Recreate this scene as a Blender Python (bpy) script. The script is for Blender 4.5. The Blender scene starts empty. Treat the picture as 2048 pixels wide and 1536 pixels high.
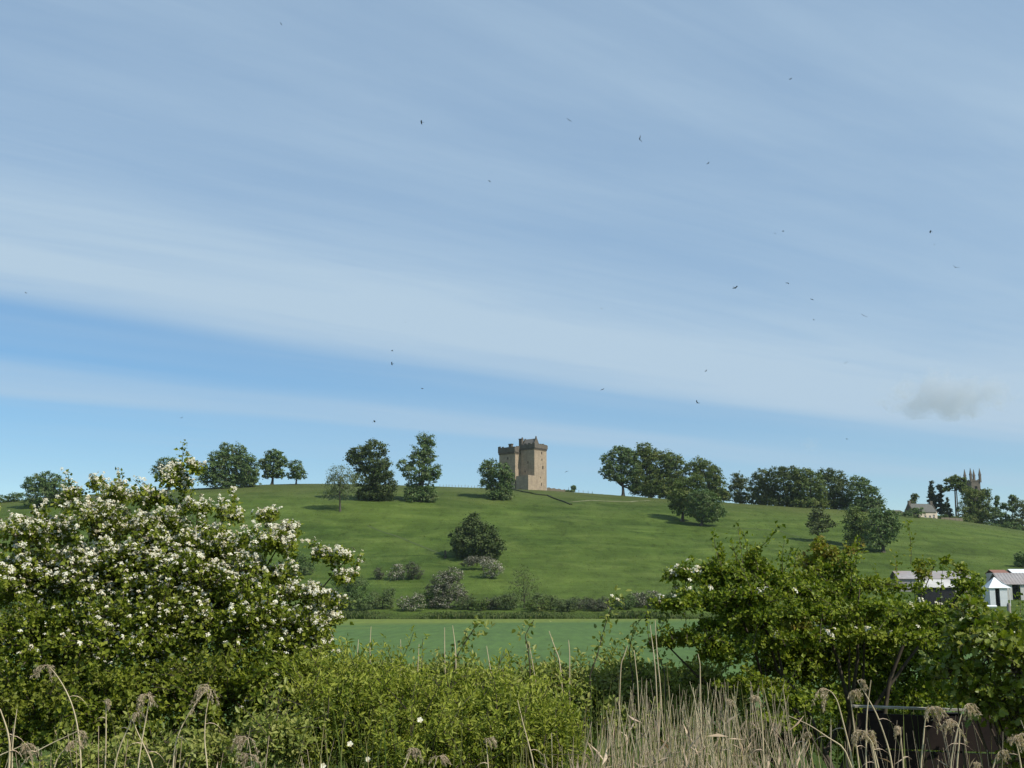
import bpy, math, random
import numpy as np
from mathutils import Vector

random.seed(7)
rng = np.random.default_rng(11)
sc = bpy.context.scene
COL = sc.collection
R = math.radians

# ------------------------------------------------------------------ camera
F = 2400.0                     # focal length in pixels of the 2048 px wide photograph
HORIZON = 1205.0
ZC = 4.2
PITCH = math.atan((HORIZON - 768) / F)
cam = bpy.data.cameras.new('camera')
cam.sensor_width = 36
cam.lens = 36 * F / 2048
cam.clip_start = 0.1
cam.clip_end = 30000
camo = bpy.data.objects.new('camera', cam)
COL.objects.link(camo)
camo.location = (0, 0, ZC)
camo.rotation_euler = (R(90) + PITCH, 0, 0)
sc.camera = camo

# ------------------------------------------------------------------ sky, sun, exposure
SUN_EL, SUN_AZ = 46.0, 122.0   # azimuth clockwise from +Y
w = bpy.data.worlds.new('World')
sc.world = w
w.use_nodes = True
nt = w.node_tree
N, L = nt.nodes, nt.links


def node(tree, typ, **kw):
    n = tree.nodes.new(typ)
    for k, v in kw.items():
        setattr(n, k, v)
    return n


def mth(tree, op, a, b=None, c=None, clamp=False):
    n = tree.nodes.new('ShaderNodeMath')
    n.operation = op
    n.use_clamp = clamp
    for i, x in enumerate((a, b, c)):
        if x is None:
            continue
        if isinstance(x, (int, float)):
            n.inputs[i].default_value = x
        else:
            tree.links.new(x, n.inputs[i])
    return n.outputs[0]


def ramp(tree, fac, stops, interp='LINEAR'):
    n = tree.nodes.new('ShaderNodeValToRGB')
    cr = n.color_ramp
    cr.interpolation = interp
    while len(cr.elements) < len(stops):
        cr.elements.new(0.5)
    for e, (p, c) in zip(cr.elements, stops):
        e.position = p
        if isinstance(c, (int, float)):
            c = (c, c, c)
        e.color = (*c[:3], 1)
    if fac is not None:
        tree.links.new(fac, n.inputs[0])
    return n.outputs[0]


def mix(tree, fac, a, b, blend='MIX'):
    n = tree.nodes.new('ShaderNodeMix')
    n.data_type = 'RGBA'
    n.blend_type = blend
    for i, x in ((0, fac), (6, a), (7, b)):
        if isinstance(x, (int, float)):
            n.inputs[i].default_value = x
        elif isinstance(x, tuple):
            n.inputs[i].default_value = (*x[:3], 1)
        else:
            tree.links.new(x, n.inputs[i])
    return n.outputs[2]


def noise(tree, vec, scale, detail=4, rough=0.55, dist=0.0):
    n = tree.nodes.new('ShaderNodeTexNoise')
    n.inputs['Scale'].default_value = scale
    n.inputs['Detail'].default_value = detail
    n.inputs['Roughness'].default_value = rough
    n.inputs['Distortion'].default_value = dist
    if vec is not None:
        tree.links.new(vec, n.inputs['Vector'])
    return n.outputs['Fac']


def build_sky():
    sky = node(nt, 'ShaderNodeTexSky', sky_type='NISHITA', sun_disc=False)
    sky.sun_elevation = R(SUN_EL)
    sky.sun_rotation = R(SUN_AZ)
    sky.air_density = 1.0
    sky.dust_density = 0.0
    sky.ozone_density = 2.5
    tc = node(nt, 'ShaderNodeTexCoord')
    sep = node(nt, 'ShaderNodeSeparateXYZ')
    L.new(tc.outputs['Generated'], sep.inputs[0])
    z = mth(nt, 'MAXIMUM', sep.outputs[2], 0.03)
    px = mth(nt, 'DIVIDE', sep.outputs[0], z)      # a cirrus layer seen in perspective
    py = mth(nt, 'DIVIDE', sep.outputs[1], z)
    # along (a) and across (q) the cirrus streaks
    a = mth(nt, 'ADD', mth(nt, 'MULTIPLY', px, 0.808), mth(nt, 'MULTIPLY', py, 0.589))
    q = mth(nt, 'ADD', mth(nt, 'MULTIPLY', px, -0.589), mth(nt, 'MULTIPLY', py, 0.808))
    cmb = node(nt, 'ShaderNodeCombineXYZ')
    L.new(mth(nt, 'MULTIPLY', a, 0.22), cmb.inputs[0])
    L.new(q, cmb.inputs[1])
    warp = noise(nt, cmb.outputs[0], 0.9, 2, 0.5)
    qw = mth(nt, 'ADD', q, mth(nt, 'MULTIPLY', mth(nt, 'SUBTRACT', warp, 0.5), 0.9))
    fine = noise(nt, cmb.outputs[0], 2.6, 7, 0.62, 0.4)
    soft = noise(nt, cmb.outputs[0], 0.8, 4, 0.5, 0.2)
    # bands of the layer by distance across the streaks (0..10)
    band = ramp(nt, mth(nt, 'DIVIDE', qw, 10.0), [
        (0.0, 0.60), (0.12, 0.62), (0.18, 0.60), (0.25, 0.64), (0.31, 0.84), (0.37, 1.05),
        (0.395, 0.86), (0.435, 0.28), (0.50, 0.18), (0.55, 0.55), (0.585, 0.62), (0.63, 0.25), (0.75, 0.2), (1.0, 0.2)], 'EASE')
    veil = ramp(nt, soft, [(0.30, -0.0), (0.72, 0.55)])
    cm2 = node(nt, 'ShaderNodeCombineXYZ')
    L.new(mth(nt, 'MULTIPLY', a, 0.10), cm2.inputs[0])
    L.new(qw, cm2.inputs[1])
    fib = noise(nt, cm2.outputs[0], 7.0, 8, 0.68, 0.3)
    fin = mth(nt, 'MULTIPLY', ramp(nt, fine, [(0.25, 0.84), (0.75, 1.16)]), ramp(nt, fib, [(0.28, 0.93), (0.72, 1.07)]))
    cov = mth(nt, 'MULTIPLY', mth(nt, 'ADD', band, mth(nt, 'MULTIPLY', veil, 0.45)), fin)
    # the veil thickens in one direction along the streaks
    thick = ramp(nt, mth(nt, 'ADD', mth(nt, 'MULTIPLY', a, 0.1), 0.2), [(0.2, 0.0), (0.8, 0.36)])
    cov = mth(nt, 'ADD', cov, thick)
    fade = ramp(nt, sep.outputs[2], [(0.03, 0.25), (0.16, 1.0)])
    cov = mth(nt, 'MULTIPLY', mth(nt, 'MULTIPLY', cov, fade), 0.80, clamp=True)
    hsv = node(nt, 'ShaderNodeHueSaturation')
    hsv.inputs['Saturation'].default_value = SKY_SAT
    hsv.inputs['Value'].default_value = 1.0
    L.new(sky.outputs[0], hsv.inputs['Color'])
    col = mix(nt, cov, hsv.outputs[0], CLOUD)
    bg = N['Background']
    L.new(col, bg.inputs[0])
    bg.inputs[1].default_value = SKY_STRENGTH


SKY_SAT = 1.42
SKY_STRENGTH = 0.118
CLOUD = (3.9, 5.15, 6.35)
build_sky()

sun = bpy.data.lights.new('sun', 'SUN')
sun.energy = 5.0
sun.angle = R(0.53)
sun.color = (1.0, 0.945, 0.86)
suno = bpy.data.objects.new('sun', sun)
COL.objects.link(suno)
SUNV = Vector((math.cos(R(SUN_EL)) * math.sin(R(SUN_AZ)), math.cos(R(SUN_EL)) * math.cos(R(SUN_AZ)), math.sin(R(SUN_EL))))
suno.rotation_euler = SUNV.to_track_quat('Z', 'Y').to_euler()
suno.location = (60, -20, 80)

vs = sc.view_settings
vs.view_transform = 'Standard'
vs.look = 'None'
vs.exposure = 0.0
vs.gamma = 1.0
vs.use_curve_mapping = False
cy = sc.cycles
cy.max_bounces = 6
cy.diffuse_bounces = 3
cy.glossy_bounces = 2
cy.transmission_bounces = 4
cy.transparent_max_bounces = 6
cy.volume_bounces = 1
cy.use_denoising = True
cy.caustics_reflective = False
cy.caustics_refractive = False

# ------------------------------------------------------------------ helpers: pixels of the photograph <-> the place
CP, SP = math.cos(PITCH), math.sin(PITCH)


def at(u, v, Y):
    """point on the sight line of pixel (u, v) of the photograph at distance Y, and metres per pixel there"""
    a, b = (u - 1024) / F, (768 - v) / F
    d = np.array([a, CP - SP * b, SP + CP * b])
    t = Y / d[1]
    return np.array([0, 0, ZC]) + t * d, t / F


RIDGE_Y, FOOT_Y = 530.0, 300.0
_rp = [(-900, 1075), (-400, 1035), (-100, 1015), (0, 1006), (130, 992), (260, 984), (400, 977), (520, 969), (650, 967), (800, 970), (900, 974),
       (1040, 978), (1150, 984), (1250, 992), (1400, 1002), (1500, 1009), (1620, 1015), (1720, 1021), (1800, 1030), (1860, 1037), (1930, 1047),
       (1990, 1058), (2048, 1072), (2200, 1105), (2500, 1150), (3200, 1190)]
_rx = np.array([at(u, v, RIDGE_Y)[0][0] for u, v in _rp])
_rz = np.array([at(u, v, RIDGE_Y)[0][2] for u, v in _rp])


def sstep(t):
    t = np.clip(t, 0, 1)
    return t * t * (3 - 2 * t)


def ground_z(x, y):
    x, y = np.asarray(x, float), np.asarray(y, float)
    zr = sum(np.interp(x + o, _rx, _rz) for o in (-14, -5, 5, 14)) / 4
    t = np.clip((y - FOOT_Y) / (RIDGE_Y - FOOT_Y), 0, 1)
    h00, h10, h01, h11 = 2*t**3 - 3*t**2 + 1, t**3 - 2*t**2 + t, -2*t**3 + 3*t**2, t**3 - t**2
    S = h10 * 0.45 + h01 + h11 * 0.42
    z = zr * S
    dy = np.clip(y - RIDGE_Y, 0, None)
    z = z + np.where(dy > 0, 0.42 * zr / (RIDGE_Y - FOOT_Y) * 30 * (1 - np.exp(-dy / 30)) - 0.05 * dy, 0) * np.where(dy < 600, 1, 1)
    z = np.where(y > RIDGE_Y, np.maximum(z, zr * np.clip(1 - (dy - 300) / 900, 0.0, 1)), z) if False else z
    amp = np.clip((y - FOOT_Y) / 40, 0, 1) * np.clip((RIDGE_Y - 5 - y) / 30, 0.12, 1)
    z = z + amp * (0.55 * np.sin(x * 0.043 + y * 0.021 + 1.3) * np.sin(y * 0.071 - x * 0.012) + 0.28 * np.sin(x * 0.11 + 0.5 * np.sin(y * .05)) * np.sin(y * 0.19))
    bank = 2.6 * (1 - sstep((y - 2) / 24))
    return np.where(y < FOOT_Y, bank, z)


def hit(u, v, y0=296.0, y1=640.0):
    """where the sight line of a pixel meets the ground"""
    Y = y0
    while Y < y1:
        p, s = at(u, v, Y)
        if p[2] <= ground_z(p[0], Y):
            return p, s
        Y += 0.5
    p, s = at(u, v, RIDGE_Y + 1)
    return p, s


def tagit(o, label=None, cat=None, group=None, kind=None):
    for k, x in (('label', label), ('category', cat), ('group', group), ('kind', kind)):
        if x:
            o[k] = x
    return o


def thing(name, label, cat, loc=(0, 0, 0), group=None, rz=0.0):
    o = bpy.data.objects.new(name, None)
    o.empty_display_size = 0.2
    COL.objects.link(o)
    o.location = loc
    o.rotation_euler = (0, 0, rz)
    return tagit(o, label, cat, group)


def mesh_from(name, chunks, mats=None, smooth=False):
    """chunks: list of (V, F) with F an (n, k) array, or (V, F, material index)"""
    V, loops, tot, mi, off = [], [], [], [], 0
    for ch in chunks:
        v, f = np.asarray(ch[0], float).reshape(-1, 3), np.asarray(ch[1], int)
        V.append(v)
        loops.append((f + off).ravel())
        tot.append(np.full(len(f), f.shape[1]))
        mi.append(np.full(len(f), ch[2] if len(ch) > 2 else 0))
        off += len(v)
    V, loops, tot, mi = np.concatenate(V), np.concatenate(loops), np.concatenate(tot), np.concatenate(mi)
    me = bpy.data.meshes.new(name)
    me.vertices.add(len(V))
    me.vertices.foreach_set('co', V.astype(np.float32).ravel())
    me.loops.add(len(loops))
    me.loops.foreach_set('vertex_index', loops.astype(np.int32))
    me.polygons.add(len(tot))
    st = np.concatenate([[0], np.cumsum(tot)[:-1]])
    me.polygons.foreach_set('loop_start', st.astype(np.int32))
    me.polygons.foreach_set('material_index', mi.astype(np.int32))
    me.polygons.foreach_set('use_smooth', np.full(len(tot), bool(smooth)))
    for m in (mats if isinstance(mats, (list, tuple)) else [mats]):
        if m:
            me.materials.append(m)
    me.update(calc_edges=True)
    return me


def obj(name, chunks, mat, parent=None, smooth=False, origin=None):
    if isinstance(chunks, bpy.types.Mesh):
        me = chunks
    else:
        if origin is not None:
            chunks = [(np.asarray(c[0], float).reshape(-1, 3) - origin, *c[1:]) for c in chunks]
        me = mesh_from(name, chunks, mat, smooth)
    o = bpy.data.objects.new(name, me)
    COL.objects.link(o)
    if parent is not None:
        o.parent = parent
    elif origin is not None:
        o.location = origin
    return o


def struct(name, chunks, mat, smooth=False):
    o = obj(name, chunks, mat, smooth=smooth)
    o['kind'] = 'structure'
    return o


def nrm(a):
    return a / np.maximum(np.linalg.norm(a, axis=-1, keepdims=True), 1e-9)


def box(x0, x1, y0, y1, z0, z1):
    V = np.array([[x, y, z] for z in (z0, z1) for y in (y0, y1) for x in (x0, x1)], float)
    Fc = np.array([[0, 2, 3, 1], [4, 5, 7, 6], [0, 1, 5, 4], [2, 6, 7, 3], [0, 4, 6, 2], [1, 3, 7, 5]])
    return V, Fc


def tubes(P, Rd, sides=4, cap=True):
    """P (n, m, 3) centre lines, Rd (n, m) radii -> quads"""
    P, Rd = np.asarray(P, float), np.asarray(Rd, float)
    n, m, _ = P.shape
    T = nrm(np.gradient(P, axis=1))
    ref = np.where(np.abs(T[..., 2:3]) > 0.9, np.array([1.0, 0.2, 0]), np.array([0.0, 0, 1]))
    A = nrm(np.cross(T, ref))
    B = np.cross(T, A)
    th = np.arange(sides) * 2 * math.pi / sides
    V = P[:, :, None, :] + Rd[:, :, None, None] * (np.cos(th)[None, None, :, None] * A[:, :, None, :] + np.sin(th)[None, None, :, None] * B[:, :, None, :])
    idx = np.arange(n * m * sides).reshape(n, m, sides)
    a, b = idx[:, :-1, :], idx[:, 1:, :]
    Fq = np.stack([a, np.roll(a, -1, 2), np.roll(b, -1, 2), b], -1).reshape(-1, 4)
    return V.reshape(-1, 3), Fq


def inst(TV, TF, O, X, Z, S):
    """copies of a small template (x along, z normal) into one mesh"""
    X = nrm(X)
    Yv = nrm(np.cross(Z, X))
    Zv = np.cross(X, Yv)
    S = np.asarray(S)
    V = O[:, None, :] + S[:, None, None] * (TV[None, :, 0:1] * X[:, None] + TV[None, :, 1:2] * Yv[:, None] + TV[None, :, 2:3] * Zv[:, None])
    Fc = TF[None] + (np.arange(len(O)) * len(TV))[:, None, None]
    return V.reshape(-1, 3), Fc.reshape(-1, TF.shape[1])


def rdir(n):
    return nrm(rng.normal(size=(n, 3)))


def fan(outline):
    """leaf template: closed outline (x, y) as triangles, folded along the midrib"""
    o = np.array(outline, float)
    V = np.zeros((len(o) + 1, 3))
    V[1:, :2] = o
    V[0, 0] = 0.45
    V[1:, 2] = np.abs(o[:, 1]) * 0.35 - 0.12 * o[:, 0] ** 2
    k = len(o)
    Fc = np.array([[0, 1 + i, 1 + (i + 1) % k] for i in range(k)])
    return V, Fc


def mirror(half):
    return half + [(x, -y) for x, y in reversed(half) if abs(y) > 1e-6]


LEAF_SIMPLE = (np.array([[0, 0, 0], [0.5, -0.32, 0.1], [1, 0, -0.06], [0.5, 0.32, 0.1]], float), np.array([[0, 1, 2], [0, 2, 3]]))
LEAF_SPRAY = (np.array([[-.52, -.28, .05], [.42, -.46, -.05], [.55, .30, .05], [-.30, .50, -.04]], float), np.array([[0, 1, 2], [0, 2, 3]]))


def basefan(outline):
    """cheap leaf: outline (x, y) starting at the stalk, fanned from the stalk and folded along the midrib"""
    o = np.array(outline, float)
    V = np.zeros((len(o), 3))
    V[:, :2] = o
    V[:, 2] = np.abs(o[:, 1]) * 0.35 - 0.12 * o[:, 0] ** 2
    return V, np.array([[0, k, k + 1] for k in range(1, len(o) - 1)])


LEAF_HAW = basefan([(0, 0), (0.42, -0.40), (0.66, -0.20), (1.0, 0.0), (0.66, 0.20), (0.42, 0.40)])
LEAF_OVAL = basefan([(0, 0), (0.35, -0.25), (0.72, -0.19), (1.0, 0.0), (0.72, 0.19), (0.35, 0.25)])
LEAF_LANCE = (np.array([[0, 0, 0], [0.45, -0.17, 0.06], [1, 0, -0.10], [0.45, 0.17, 0.06]], float), np.array([[0, 1, 2], [0, 2, 3]]))
LEAF_OAK = fan(mirror([(0, 0), (0.14, 0.07), (0.26, 0.20), (0.34, 0.12), (0.48, 0.30), (0.55, 0.16), (0.72, 0.33), (0.78, 0.17), (0.92, 0.18), (1.0, 0.0)]))


# ------------------------------------------------------------------ materials
MATS = {}


def new_mat(name):
    m = bpy.data.materials.new(name)
    m.use_nodes = True
    b = m.node_tree.nodes['Principled BSDF']
    MATS[name] = m
    return m, m.node_tree, b


def leaf_mat(name, cols, trans=0.25, rough=0.55, tint=None, tint_scale=1.0, spec=0.18):
    m, t, b = new_mat(name)
    geo = node(t, 'ShaderNodeNewGeometry')
    tc = node(t, 'ShaderNodeTexCoord')
    k = len(cols)
    col = ramp(t, geo.outputs['Random Per Island'], [(i / (k - 1), c) for i, c in enumerate(cols)])
    if tint:
        nz = noise(t, tc.outputs['Object'], tint_scale, 3, 0.5)
        col = mix(t, ramp(t, nz, [(0.50, 0.0), (0.68, 0.75)]), col, tint)
    t.links.new(col, b.inputs['Base Color'])
    b.inputs['Roughness'].default_value = rough
    b.inputs['Specular IOR Level'].default_value = spec
    tr = node(t, 'ShaderNodeBsdfTranslucent')
    br = mix(t, 1.0, col, (1.15, 1.25, 0.55), 'MULTIPLY')
    t.links.new(br, tr.inputs['Color'])
    ms = node(t, 'ShaderNodeMixShader')
    ms.inputs[0].default_value = trans
    t.links.new(b.outputs[0], ms.inputs[1])
    t.links.new(tr.outputs[0], ms.inputs[2])
    t.links.new(ms.outputs[0], t.nodes['Material Output'].inputs['Surface'])
    return m


def rough_mat(name, c0, c1, scale=3.0, rough=0.85, detail=6, bump=0.3, c2=None, scale2=0.4, bump_scale=None, dist=0.02):
    m, t, b = new_mat(name)
    tc = node(t, 'ShaderNodeTexCoord')
    nz = noise(t, tc.outputs['Object'], scale, detail, 0.6)
    col = ramp(t, nz, [(0.3, c0), (0.7, c1)])
    if c2:
        n2 = noise(t, tc.outputs['Object'], scale2, 4, 0.6)
        col = mix(t, ramp(t, n2, [(0.45, 0.0), (0.65, 1.0)]), col, c2)
    t.links.new(col, b.inputs['Base Color'])
    b.inputs['Roughness'].default_value = rough
    b.inputs['Specular IOR Level'].default_value = 0.25
    if bump:
        bp = node(t, 'ShaderNodeBump')
        bp.inputs['Strength'].default_value = bump
        bp.inputs['Distance'].default_value = dist
        t.links.new(noise(t, tc.outputs['Object'], bump_scale or scale * 2, 5, 0.6), bp.inputs['Height'])
        t.links.new(bp.outputs[0], b.inputs['Normal'])
    return m


def pasture_mat():
    m, t, b = new_mat('pasture')
    tc = node(t, 'ShaderNodeTexCoord')
    mp = node(t, 'ShaderNodeMapping')
    mp.inputs['Scale'].default_value = (0.45, 1.0, 1.0)
    t.links.new(tc.outputs['Object'], mp.inputs[0])
    big = noise(t, mp.outputs[0], 0.022, 4, 0.6, 0.6)
    mid = noise(t, mp.outputs[0], 0.11, 6, 0.65, 0.5)
    mp2 = node(t, 'ShaderNodeMapping')
    mp2.inputs['Scale'].default_value = (1.0, 0.38, 0.38)
    mp2.inputs['Rotation'].default_value = (0, 0, 0.35)
    t.links.new(tc.outputs['Object'], mp2.inputs[0])
    fin = noise(t, mp2.outputs[0], 0.42, 9, 0.78)
    mot = noise(t, mp2.outputs[0], 0.06, 5, 0.6, 0.8)
    col = ramp(t, big, [(0.32, (0.047, 0.082, 0.013)), (0.5, (0.063, 0.100, 0.016)), (0.66, (0.081, 0.122, 0.021))])
    col = mix(t, ramp(t, mid, [(0.45, 0.0), (0.70, 0.9)]), col, (0.094, 0.127, 0.027))
    col = mix(t, ramp(t, fin, [(0.48, 0.0), (0.74, 0.85)]), col, (0.035, 0.059, 0.011))
    col = mix(t, 1.0, col, ramp(t, fin, [(0.30, 0.55), (0.5, 1.0), (0.70, 1.40)]), 'MULTIPLY')
    col = mix(t, 1.0, col, ramp(t, mid, [(0.32, 0.76), (0.5, 1.0), (0.70, 1.22)]), 'MULTIPLY')
    col = mix(t, 1.0, col, ramp(t, mot, [(0.35, 0.88), (0.5, 1.0), (0.66, 1.13)]), 'MULTIPLY')
    # drier, thinner turf on the crest of the hill
    sep = node(t, 'ShaderNodeSeparateXYZ')
    t.links.new(tc.outputs['Object'], sep.inputs[0])
    hz = mth(t, 'ADD', mth(t, 'MULTIPLY', sep.outputs[1], 0.004), mth(t, 'MULTIPLY', mth(t, 'SUBTRACT', mid, 0.5), 0.35))
    dry = ramp(t, mth(t, 'SUBTRACT', hz, 1.5), [(0.34, 0.0), (0.60, 0.75)])
    col = mix(t, dry, col, (0.079, 0.087, 0.030))
    t.links.new(col, b.inputs['Base Color'])
    b.inputs['Roughness'].default_value = 0.9
    b.inputs['Specular IOR Level'].default_value = 0.1
    bp = node(t, 'ShaderNodeBump')
    bp.inputs['Strength'].default_value = 0.9
    bp.inputs['Distance'].default_value = 0.5
    t.links.new(mth(t, 'ADD', fin, mth(t, 'MULTIPLY', mid, 2.0)), bp.inputs['Height'])
    t.links.new(bp.outputs[0], b.inputs['Normal'])
    return m


def crop_mat():
    m, t, b = new_mat('young_crop')
    tc = node(t, 'ShaderNodeTexCoord')
    mp = node(t, 'ShaderNodeMapping')
    mp.inputs['Scale'].default_value = (0.25, 1.0, 1.0)
    t.links.new(tc.outputs['Object'], mp.inputs[0])
    big = noise(t, mp.outputs[0], 0.025, 4, 0.6, 0.4)
    fin = noise(t, tc.outputs['Object'], 1.2, 5, 0.7)
    col = ramp(t, big, [(0.3, (0.066, 0.121, 0.024)), (0.7, (0.081, 0.142, 0.028))])
    col = mix(t, ramp(t, fin, [(0.45, 0.0), (0.8, 0.5)]), col, (0.054, 0.096, 0.022))
    sep = node(t, 'ShaderNodeSeparateXYZ')
    t.links.new(tc.outputs['Object'], sep.inputs[0])
    edge = mth(t, 'ADD', mth(t, 'MULTIPLY', sep.outputs[1], 0.01), mth(t, 'MULTIPLY', mth(t, 'SUBTRACT', big, 0.5), 1.2))
    edge = mth(t, 'SUBTRACT', edge, mth(t, 'MULTIPLY', sep.outputs[0], 0.012))
    col = mix(t, ramp(t, mth(t, 'SUBTRACT', edge, 2.0), [(0.15, 0.0), (0.5, 0.85)]), col, (0.139, 0.173, 0.025))
    mp3 = node(t, 'ShaderNodeMapping')
    mp3.inputs['Scale'].default_value = (1.0, 0.10, 1.0)
    t.links.new(tc.outputs['Object'], mp3.inputs[0])
    rows = noise(t, mp3.outputs[0], 0.9, 7, 0.75)
    col = mix(t, 1.0, col, ramp(t, rows, [(0.32, 0.74), (0.5, 1.0), (0.68, 1.24)]), 'MULTIPLY')
    wv = mth(t, 'ABSOLUTE', mth(t, 'SUBTRACT', mth(t, 'FRACT', mth(t, 'ADD', mth(t, 'MULTIPLY', sep.outputs[1], 1 / 42.0), mth(t, 'MULTIPLY', sep.outputs[0], 0.0016))), 0.5))
    col = mix(t, ramp(t, wv, [(0.0, 0.55), (0.035, 0.0)]), col, (0.049, 0.084, 0.021))
    t.links.new(col, b.inputs['Base Color'])
    b.inputs['Roughness'].default_value = 0.75
    b.inputs['Specular IOR Level'].default_value = 0.2
    bp = node(t, 'ShaderNodeBump')
    bp.inputs['Strength'].default_value = 0.5
    bp.inputs['Distance'].default_value = 0.15
    t.links.new(fin, bp.inputs['Height'])
    t.links.new(bp.outputs[0], b.inputs['Normal'])
    return m


def stone_mat(name, c0, c1, c2, course=0.35, mortar=(0.30, 0.26, 0.21)):
    m, t, b = new_mat(name)
    tc = node(t, 'ShaderNodeTexCoord')
    # walls run along local x or y: use x + y as the running coordinate
    sep = node(t, 'ShaderNodeSeparateXYZ')
    t.links.new(tc.outputs['Object'], sep.inputs[0])
    cmb = node(t, 'ShaderNodeCombineXYZ')
    t.links.new(mth(t, 'ADD', sep.outputs[0], sep.outputs[1]), cmb.inputs[0])
    t.links.new(sep.outputs[2], cmb.inputs[1])
    br = node(t, 'ShaderNodeTexBrick')
    br.inputs['Scale'].default_value = 1.0
    br.inputs['Brick Width'].default_value = course * 1.9
    br.inputs['Row Height'].default_value = course
    br.inputs['Mortar Size'].default_value = 0.025
    br.inputs['Color1'].default_value = (*c0, 1)
    br.inputs['Color2'].default_value = (*c1, 1)
    br.inputs['Mortar'].default_value = (*mortar, 1)
    t.links.new(cmb.outputs[0], br.inputs['Vector'])
    nz = noise(t, tc.outputs['Object'], 0.35, 6, 0.65)
    mp = node(t, 'ShaderNodeMapping')
    mp.inputs['Scale'].default_value = (1.2, 1.2, 0.16)
    t.links.new(tc.outputs['Object'], mp.inputs[0])
    streak = noise(t, mp.outputs[0], 0.9, 5, 0.6)
    col = mix(t, ramp(t, nz, [(0.45, 0.0), (0.7, 0.7)]), br.outputs['Color'], c2)
    col = mix(t, ramp(t, streak, [(0.5, 0.0), (0.78, 0.55)]), col, tuple(x * 0.55 for x in c2))
    t.links.new(col, b.inputs['Base Color'])
    b.inputs['Roughness'].default_value = 0.92
    b.inputs['Specular IOR Level'].default_value = 0.15
    bp = node(t, 'ShaderNodeBump')
    bp.inputs['Strength'].default_value = 0.6
    bp.inputs['Distance'].default_value = 0.06
    t.links.new(noise(t, tc.outputs['Object'], 2.2, 6, 0.7), bp.inputs['Height'])
    t.links.new(bp.outputs[0], b.inputs['Normal'])
    return m


M_PASTURE = pasture_mat()
M_CROP = crop_mat()
M_TREE_DARK = leaf_mat('dark_tree_leaves', [(0.051, 0.094, 0.030), (0.079, 0.134, 0.040), (0.111, 0.175, 0.048), (0.153, 0.206, 0.070)], 0.18, 0.6, tint=(0.197, 0.228, 0.102), tint_scale=0.32)
M_TREE_MID = leaf_mat('mid_tree_leaves', [(0.059, 0.097, 0.023), (0.091, 0.137, 0.032), (0.122, 0.169, 0.041), (0.148, 0.190, 0.053)], 0.2, 0.6, tint=(0.208, 0.222, 0.062), tint_scale=0.3)
M_TREE_LIGHT = leaf_mat('pale_tree_leaves', [(0.079, 0.106, 0.037), (0.112, 0.138, 0.050), (0.138, 0.163, 0.065)], 0.22, 0.6)
M_TREE_GREY = leaf_mat('opening_buds', [(0.114, 0.140, 0.072), (0.152, 0.184, 0.093), (0.199, 0.232, 0.128)], 0.3, 0.7)
M_TREE_OLIVE = leaf_mat('olive_tree_leaves', [(0.042, 0.066, 0.020), (0.060, 0.090, 0.026), (0.080, 0.112, 0.032), (0.100, 0.132, 0.042)], 0.2, 0.6, tint=(0.118, 0.142, 0.052), tint_scale=0.3)
M_CONIFER = leaf_mat('conifer_needles', [(0.027, 0.048, 0.024), (0.045, 0.068, 0.033), (0.068, 0.075, 0.045)], 0.08, 0.6)
M_SCRUB = leaf_mat('scrub_leaves', [(0.077, 0.112, 0.041), (0.112, 0.148, 0.055), (0.139, 0.174, 0.066)], 0.18, 0.65)
M_SCRUB_BROWN = leaf_mat('dull_scrub_leaves', [(0.083, 0.085, 0.059), (0.110, 0.116, 0.075), (0.093, 0.112, 0.052)], 0.15, 0.7)
M_FAR_BLOSSOM = leaf_mat('far_blossom', [(0.26, 0.22, 0.18), (0.40, 0.36, 0.30), (0.55, 0.52, 0.45)], 0.2, 0.8)
M_VERGE = leaf_mat('rough_grass_blades', [(0.057, 0.090, 0.022), (0.086, 0.118, 0.032), (0.113, 0.132, 0.045)], 0.2, 0.8)
M_GRASS = leaf_mat('tall_grass_blades', [(0.09, 0.14, 0.03), (0.14, 0.19, 0.045), (0.24, 0.24, 0.09), (0.40, 0.34, 0.17)], 0.3, 0.6)
M_TUSSOCK = leaf_mat('tussock_blades', [(0.070, 0.105, 0.020), (0.100, 0.140, 0.026), (0.130, 0.165, 0.040), (0.190, 0.190, 0.080)], 0.2, 0.8)
M_BARK = rough_mat('bark', (0.045, 0.038, 0.030), (0.105, 0.092, 0.072), 5.0, 0.9)
M_TWIG = rough_mat('twig_bark', (0.040, 0.030, 0.022), (0.095, 0.075, 0.052), 14.0, 0.85, bump=0.2, dist=0.002)
M_HAW = leaf_mat('hawthorn_leaves', [(0.069, 0.099, 0.012), (0.130, 0.170, 0.017), (0.205, 0.241, 0.025), (0.275, 0.304, 0.039)], 0.34, 0.45, tint=(0.192, 0.212, 0.035), tint_scale=2.6)
M_HAW2 = leaf_mat('shrub_leaves', [(0.051, 0.084, 0.010), (0.112, 0.162, 0.014), (0.190, 0.243, 0.022), (0.261, 0.293, 0.031)], 0.32, 0.45, tint=(0.208, 0.227, 0.025), tint_scale=2.2)
M_BRONZE = leaf_mat('bronze_leaves', [(0.193, 0.132, 0.026), (0.230, 0.213, 0.037), (0.216, 0.236, 0.040), (0.156, 0.213, 0.033)], 0.35, 0.45)
M_UNDER = leaf_mat('undergrowth_leaves', [(0.112, 0.146, 0.019), (0.195, 0.240, 0.030), (0.289, 0.317, 0.044), (0.360, 0.387, 0.077)], 0.32, 0.5, tint=(0.248, 0.266, 0.037), tint_scale=3.0)
M_BRAMBLE = leaf_mat('bramble_leaves', [(0.109, 0.145, 0.029), (0.189, 0.232, 0.048), (0.268, 0.301, 0.071), (0.354, 0.351, 0.106)], 0.3, 0.45, tint=(0.285, 0.282, 0.081), tint_scale=3.0)
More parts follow.
